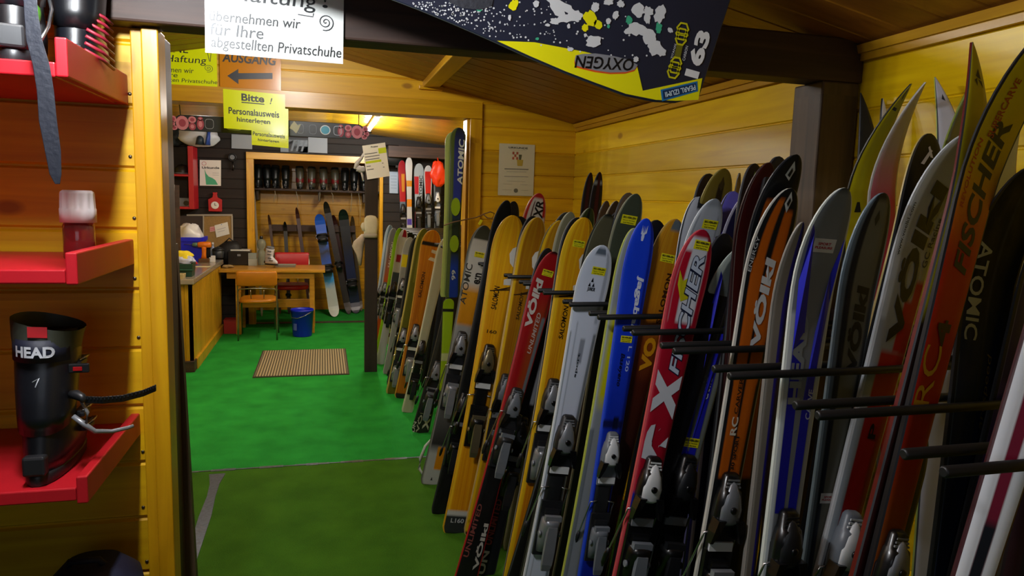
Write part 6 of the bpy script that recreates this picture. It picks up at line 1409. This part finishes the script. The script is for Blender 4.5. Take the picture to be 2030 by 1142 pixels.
MB().loft([oval(.0, 0, .012, .02, -.10), oval(-.005, 0, .03, .03, .0), oval(-.02, 0, .055, .035, .08), oval(-.01, 0, .05, .04, .12), oval(.03, 0, .02, .02, .19)]).build('cloth_body', mat('pale_cloth', '#a59a8a', .9, noise=.2), t)
# strings of the tag and a crumpled shirt below the snowboard end
q = at(712, 322, 6.7); t = empty('cloth', (q.x, 6.70, q.z-.06), 'white knotted rag tied to the dark post left of the paper tag', 'cloth')
MB().tube([(.05, -.05, .16), (.02, -.02, .10), (-.02, 0, .05), (-.04, 0, .0)], [.008, .014, .02, .012], 8).build('knot_tail', mat('rag_white', '#b8b4b0', .9), t); MB().ball((.02, 0, .0), .05, .03, .03, lump=.4).build('knot', mat('rag_white', '#b8b4b0', .9), t); MB().tube([(.02, 0, -.02), (.04, 0, -.1)], .01, 6).build('knot_end', mat('rag_white', '#b8b4b0', .9), t)
# goggles and dark cap hanging in front of the far wall
q = at(781, 300, 8.9); t = empty('backpack', (q.x, 9.12, q.z-.11), 'black backpack with a lime flap hung high, right of the paper tag', 'bag')
MB().loft([oval(0, 0, .12, .09, -.05), oval(0, 0, .16, .1, .03), oval(0, 0, .15, .1, .14), oval(0, 0, .08, .06, .2)]).build('bag_body', mat('black_nylon', '#0d0f12', .6), t); MB().loft([oval(.08, -.09, .025, .02, .08), oval(.07, -.1, .035, .025, .13), oval(.06, -.09, .028, .02, .18)]).build('lime_flap', mat('lime_cloth', '#a4b41e', .6), t); MB().tube([(-.12, -.06, .02), (-.14, -.1, .1), (-.1, -.08, .17)], .012, 8).build('strap', M_gry, t)
q = at(873, 352, 8.95); t = crumple('plastic_bag', 'bright orange red bag at the right end of the back wall ski rail', (q.x-.04, 8.88, q.z-.12), .09, .04, .16, mat('orange_bag', '#d8330c', .4), 'bag', 31); MB().tube([(0, 0, .3), (.0, .06, .36), (.0, .17, .37)], .006, 6).build('loop', mat('orange_bag', '#d8330c', .4), t)
# white box high on the right wall of the far room
wb = onx(924, 250, 1.60); t = empty('wall_box', (1.62, wb.y, wb.z), 'bright white box high on the right wall, peeping past the door jamb', 'box'); MB().box(-.09, 0, -.2, .2, -.1, .1).build('box_body', mat('bright_white', '#f0f2f4', .4), t, .01); MB().box(-.095, -.09, -.15, .15, -.02, .02).build('grille', M_gry, t, .001)

# ------------------------------------------------------------------ NOOK: boot shelf, hanging laces, snowboards
NY = 10.05
q = at(505, 372, NY); zsh = q.z
t = empty('boot_shelf', (-.15, 10.2, zsh), 'dark boot shelf running along the back wall of the nook', 'shelf')
MB().box(-.95, .95, -.18, .18, -.03, 0).build('shelf_board', M_dark_x, t, .003)
for x in (-.7, .1, .7): MB().box(x-.015, x+.015, -.12, .18, -.16, -.031).build('bracket', M_dark_z, t, .003)
M_br = mat('brown_boot_shell', '#5c5a4c', .35); M_rd = mat('boot_red_band', '#7a1c20', .4); M_db = mat('dark_boot_shell', '#171b1c', .35)
def redband(t): MB().loft([oval(0, -.016, .060, .083, .10), oval(0, -.016, .062, .086, .13), oval(0, -.014, .062, .085, .165), oval(0, -.014, .060, .082, .175)], caps=False).build('red_band', M_rd, t)
first_boot = {}
def copy_tree(o, parent=None):
    c = o.copy(); C.objects.link(c)
    if parent is not None: c.parent = parent
    for ch in o.children: copy_tree(ch, c)
    return c
names = ['first', 'second', 'third', 'fourth', 'fifth', 'sixth', 'seventh', 'eighth', 'ninth', 'tenth', 'eleventh']
rows = [(512, 0), (529, 0), (546, 0), (566, 0), (594, 1), (618, 1), (641, 1), (664, 1), (684, 0), (702, 0), (720, 0)]
for i, (px, kd) in enumerate(rows):
    x = at(px, 350, NY).x
    lab = ('black' if kd == 0 else 'grey')+' boot'+(' with a red band' if kd else '')+' on the nook shelf, '+('%s from the left' % names[i])
    if kd not in first_boot:
        first_boot[kd] = ski_boot('ski_boot', lab, (x, NY+.03, zsh+.002), .1 if kd else -.08, M_br if kd else M_db, M_br if kd else M_db, M_liner, False, group='boots on the nook shelf', scale=.85, extra=redband if kd else None)
    else:
        o = copy_tree(first_boot[kd]); o.location = (x, NY+.03, zsh+.002); o['label'] = lab; o.rotation_euler = (0, 0, .12*math.sin(i*2.1))
M_cord = mat('pale_cord', '#b0a890', .8)
for i, (px, y1, lab) in enumerate(((545, 400, 'first from the left'), (587, 412, 'second from the left'), (634, 400, 'third from the left'), (657, 402, 'fourth from the left'), (697, 420, 'fifth from the left'), (711, 440, 'rightmost'))):
    a = at(px, 372, NY-.01); b_ = at(px+(3 if i % 2 else -2), y1, NY-.01)
    o = MB().tube([Vector((a.x, a.y, zsh-.031)), (a+b_)/2+Vector((.01, 0, 0)), b_], .0035, 6).build('boot_lace', M_cord)
    tag(o, 'pale cord hanging below the boots on the nook shelf, %s' % lab, 'cord', 'cords below the nook shelf')
t = empty('snowboard_rack', (-.12, 10.22, 1.17), 'dark wooden rail holding the snowboards upright in the nook', 'rack')
MB().box(-.56, .56, -.02, .02, -.045, .045).build('rail', M_dark_x, t, .004); MB().box(-.55, -.51, 0.02, .18, -.03, .03).build('bracket', M_dark_x, t); MB().box(.51, .55, 0.02, .18, -.03, .03).build('bracket', M_dark_x, t)
M_bind = mat('binding_black', '#0c0e10', .45)
def snowboard(label, top, bot, w, m, Yt=10.15, Yb_=10.0, binds=(.32, .68), edge=None, extra=()):
    A = at(top[0], top[1], Yt); B = onz(bot[0], bot[1], 0.0) if bot[1] > 600 else at(bot[0], bot[1], Yb_)
    if B.y > Yb_: B = at(bot[0], bot[1], Yb_); B.z = 0.0
    if B.z < 0: B.z = 0
    d = (A-B); L = d.length; d.normalize()
    hw = w/2*abs(at(top[0]+1, top[1], Yt).x-at(top[0], top[1], Yt).x)
    yx = Vector((0, 1, 0)); yx = (yx-d*yx.dot(d)).normalized(); xx = yx.cross(d)
    r_ = bpy.data.objects.new('snowboard', None); C.objects.link(r_); M_ = Matrix((xx, yx, d)).transposed().to_4x4(); M_.translation = B; r_.matrix_world = M_; tag(r_, label, 'snowboard')
    rings = []
    for v in [0, .005, .015, .03, .06, .1, .16, .3, .5, .7, .84, .9, .94, .97, .985, .995, 1]:
        e = min(v, 1-v); k = (1-(1-min(1, e/.1))**2.6)**.5*(1-.12*(1-(2*v-1)**2)); k = max(k, .03)
        yc = -.07*max(0, (abs(2*v-1)-.76)/.24)**2
        rings.append([(-hw*k, yc-.004, v*L), (hw*k, yc-.004, v*L), (hw*k, yc+.004, v*L), (-hw*k, yc+.004, v*L)])
    MB().loft(rings, 0, False).build('board_deck', m, r_)
    for v in binds:
        MB().box(-hw*.85, hw*.85, -.018, -.005, v*L-.05, v*L+.05).build('base_plate', M_bind, r_, .004)
        b2 = MB().loft([oval(0, -.09, hw*.9, .085, v*L-.075, e=3), oval(0, -.09, hw*1.0, .085, v*L-.05, e=3), oval(0, -.10, hw*.8, .09, v*L-.03, e=3)]).build('highback', M_bind, r_)
        MB().tube([(-hw*1.05, -.02, v*L), (-hw*.8, -.10, v*L+.02), (0, -.13, v*L+.03), (hw*.8, -.10, v*L+.02), (hw*1.05, -.02, v*L)], .014, 8).build('strap', M_bind, r_)
        MB().box(-hw*1.15, -hw*.95, -.06, -.03, v*L-.02, v*L+.03).build('buckle', M_sil, r_, .003)
    return r_
M_bb = skin([(0, '#c9d4d8'), (.28, '#c4d2d8'), (.36, '#1f7ad8'), (.55, '#1a52c8'), (1, '#1a44b8')]) if False else None
def board_ramp(name, stops):
    m = bpy.data.materials.new(name); m.use_nodes = True; nt = m.node_tree; tc = nt.nodes.new('ShaderNodeTexCoord'); sp = nt.nodes.new('ShaderNodeSeparateXYZ'); nz = nt.nodes.new('ShaderNodeTexNoise'); nz.inputs['Scale'].default_value = 9
    ad = nt.nodes.new('ShaderNodeMath'); ad.operation = 'MULTIPLY_ADD'; ad.inputs[1].default_value = .10; mr = nt.nodes.new('ShaderNodeMapRange'); mr.inputs[2].default_value = 1.55; rp = nt.nodes.new('ShaderNodeValToRGB')
    nt.links.new(tc.outputs['Object'], sp.inputs[0]); nt.links.new(sp.outputs[2], mr.inputs[0]); nt.links.new(tc.outputs['Object'], nz.inputs[0]); nt.links.new(nz.outputs[0], ad.inputs[0]); nt.links.new(mr.outputs[0], ad.inputs[2]); nt.links.new(ad.outputs[0], rp.inputs[0])
    ramp_fill(rp, stops)
    nt.links.new(rp.outputs[0], nt.nodes['Principled BSDF'].inputs['Base Color']); nt.nodes['Principled BSDF'].inputs['Roughness'].default_value = .3
    return m
snowboard('blue snowboard with a white nose end on the carpet and black bindings', (632, 425), (664, 622), 22, board_ramp('blue_white_board', [(0, '#d0d8d8'), (.30, '#c6d4da'), (.36, '#38a0e8'), (.50, '#2458c8'), (.62, '#101a30'), (.72, '#2a6ae0'), (1, '#2050c8')]), 9.92, 9.78, (.48, .78))
snowboard('dark snowboard with red edges standing right behind the blue snowboard', (645, 400), (692, 616), 14, mat('maroon_board', '#1a1012', .4), 10.10, 10.00, (.45,))
snowboard('black snowboard with a red line, right of the dark one in the nook', (660, 426), (694, 612), 12, mat('red_line_board', '#3a1012', .4),  10.26, 10.24, ())
snowboard('wide dark navy snowboard standing right in the nook', (679, 415), (706, 610), 21, board_ramp('navy_board', [(0, '#101830'), (.45, '#12204c'), (.7, '#141a24'), (1, '#161a1c')]), 10.12, 10.06, (.3,))
snowboard('narrow brown snowboard beside the dark post in the nook', (698, 428), (716, 606), 8, mat('brown_board', '#4a3a20', .4), 10.30, 10.28, ())
snowboard('thin dark snowboard seen from the edge, second from the left in the nook', (533, 426), (556, 621), 6, mat('brown_edge_board', '#4a2a18', .4), 10.2, 10.05, (.35,))
snowboard('dark board with a large black binding in the middle of the nook', (565, 440), (574, 620), 8, mat('black_board', '#14110e', .4), 10.2, 10.05, (.2,))
snowboard('dark red board with a pale edge, leaning right of the middle of the nook', (588, 412), (616, 620), 8, mat('wine_board', '#3a1614', .4), 10.2, 10.05, ())
t = snowboard('pale board seen from the edge at the left jamb of the nook', (502, 366), (520, 622), 5, mat('pale_edge_board', '#a89c88', .5), 10.0, 9.9, ())
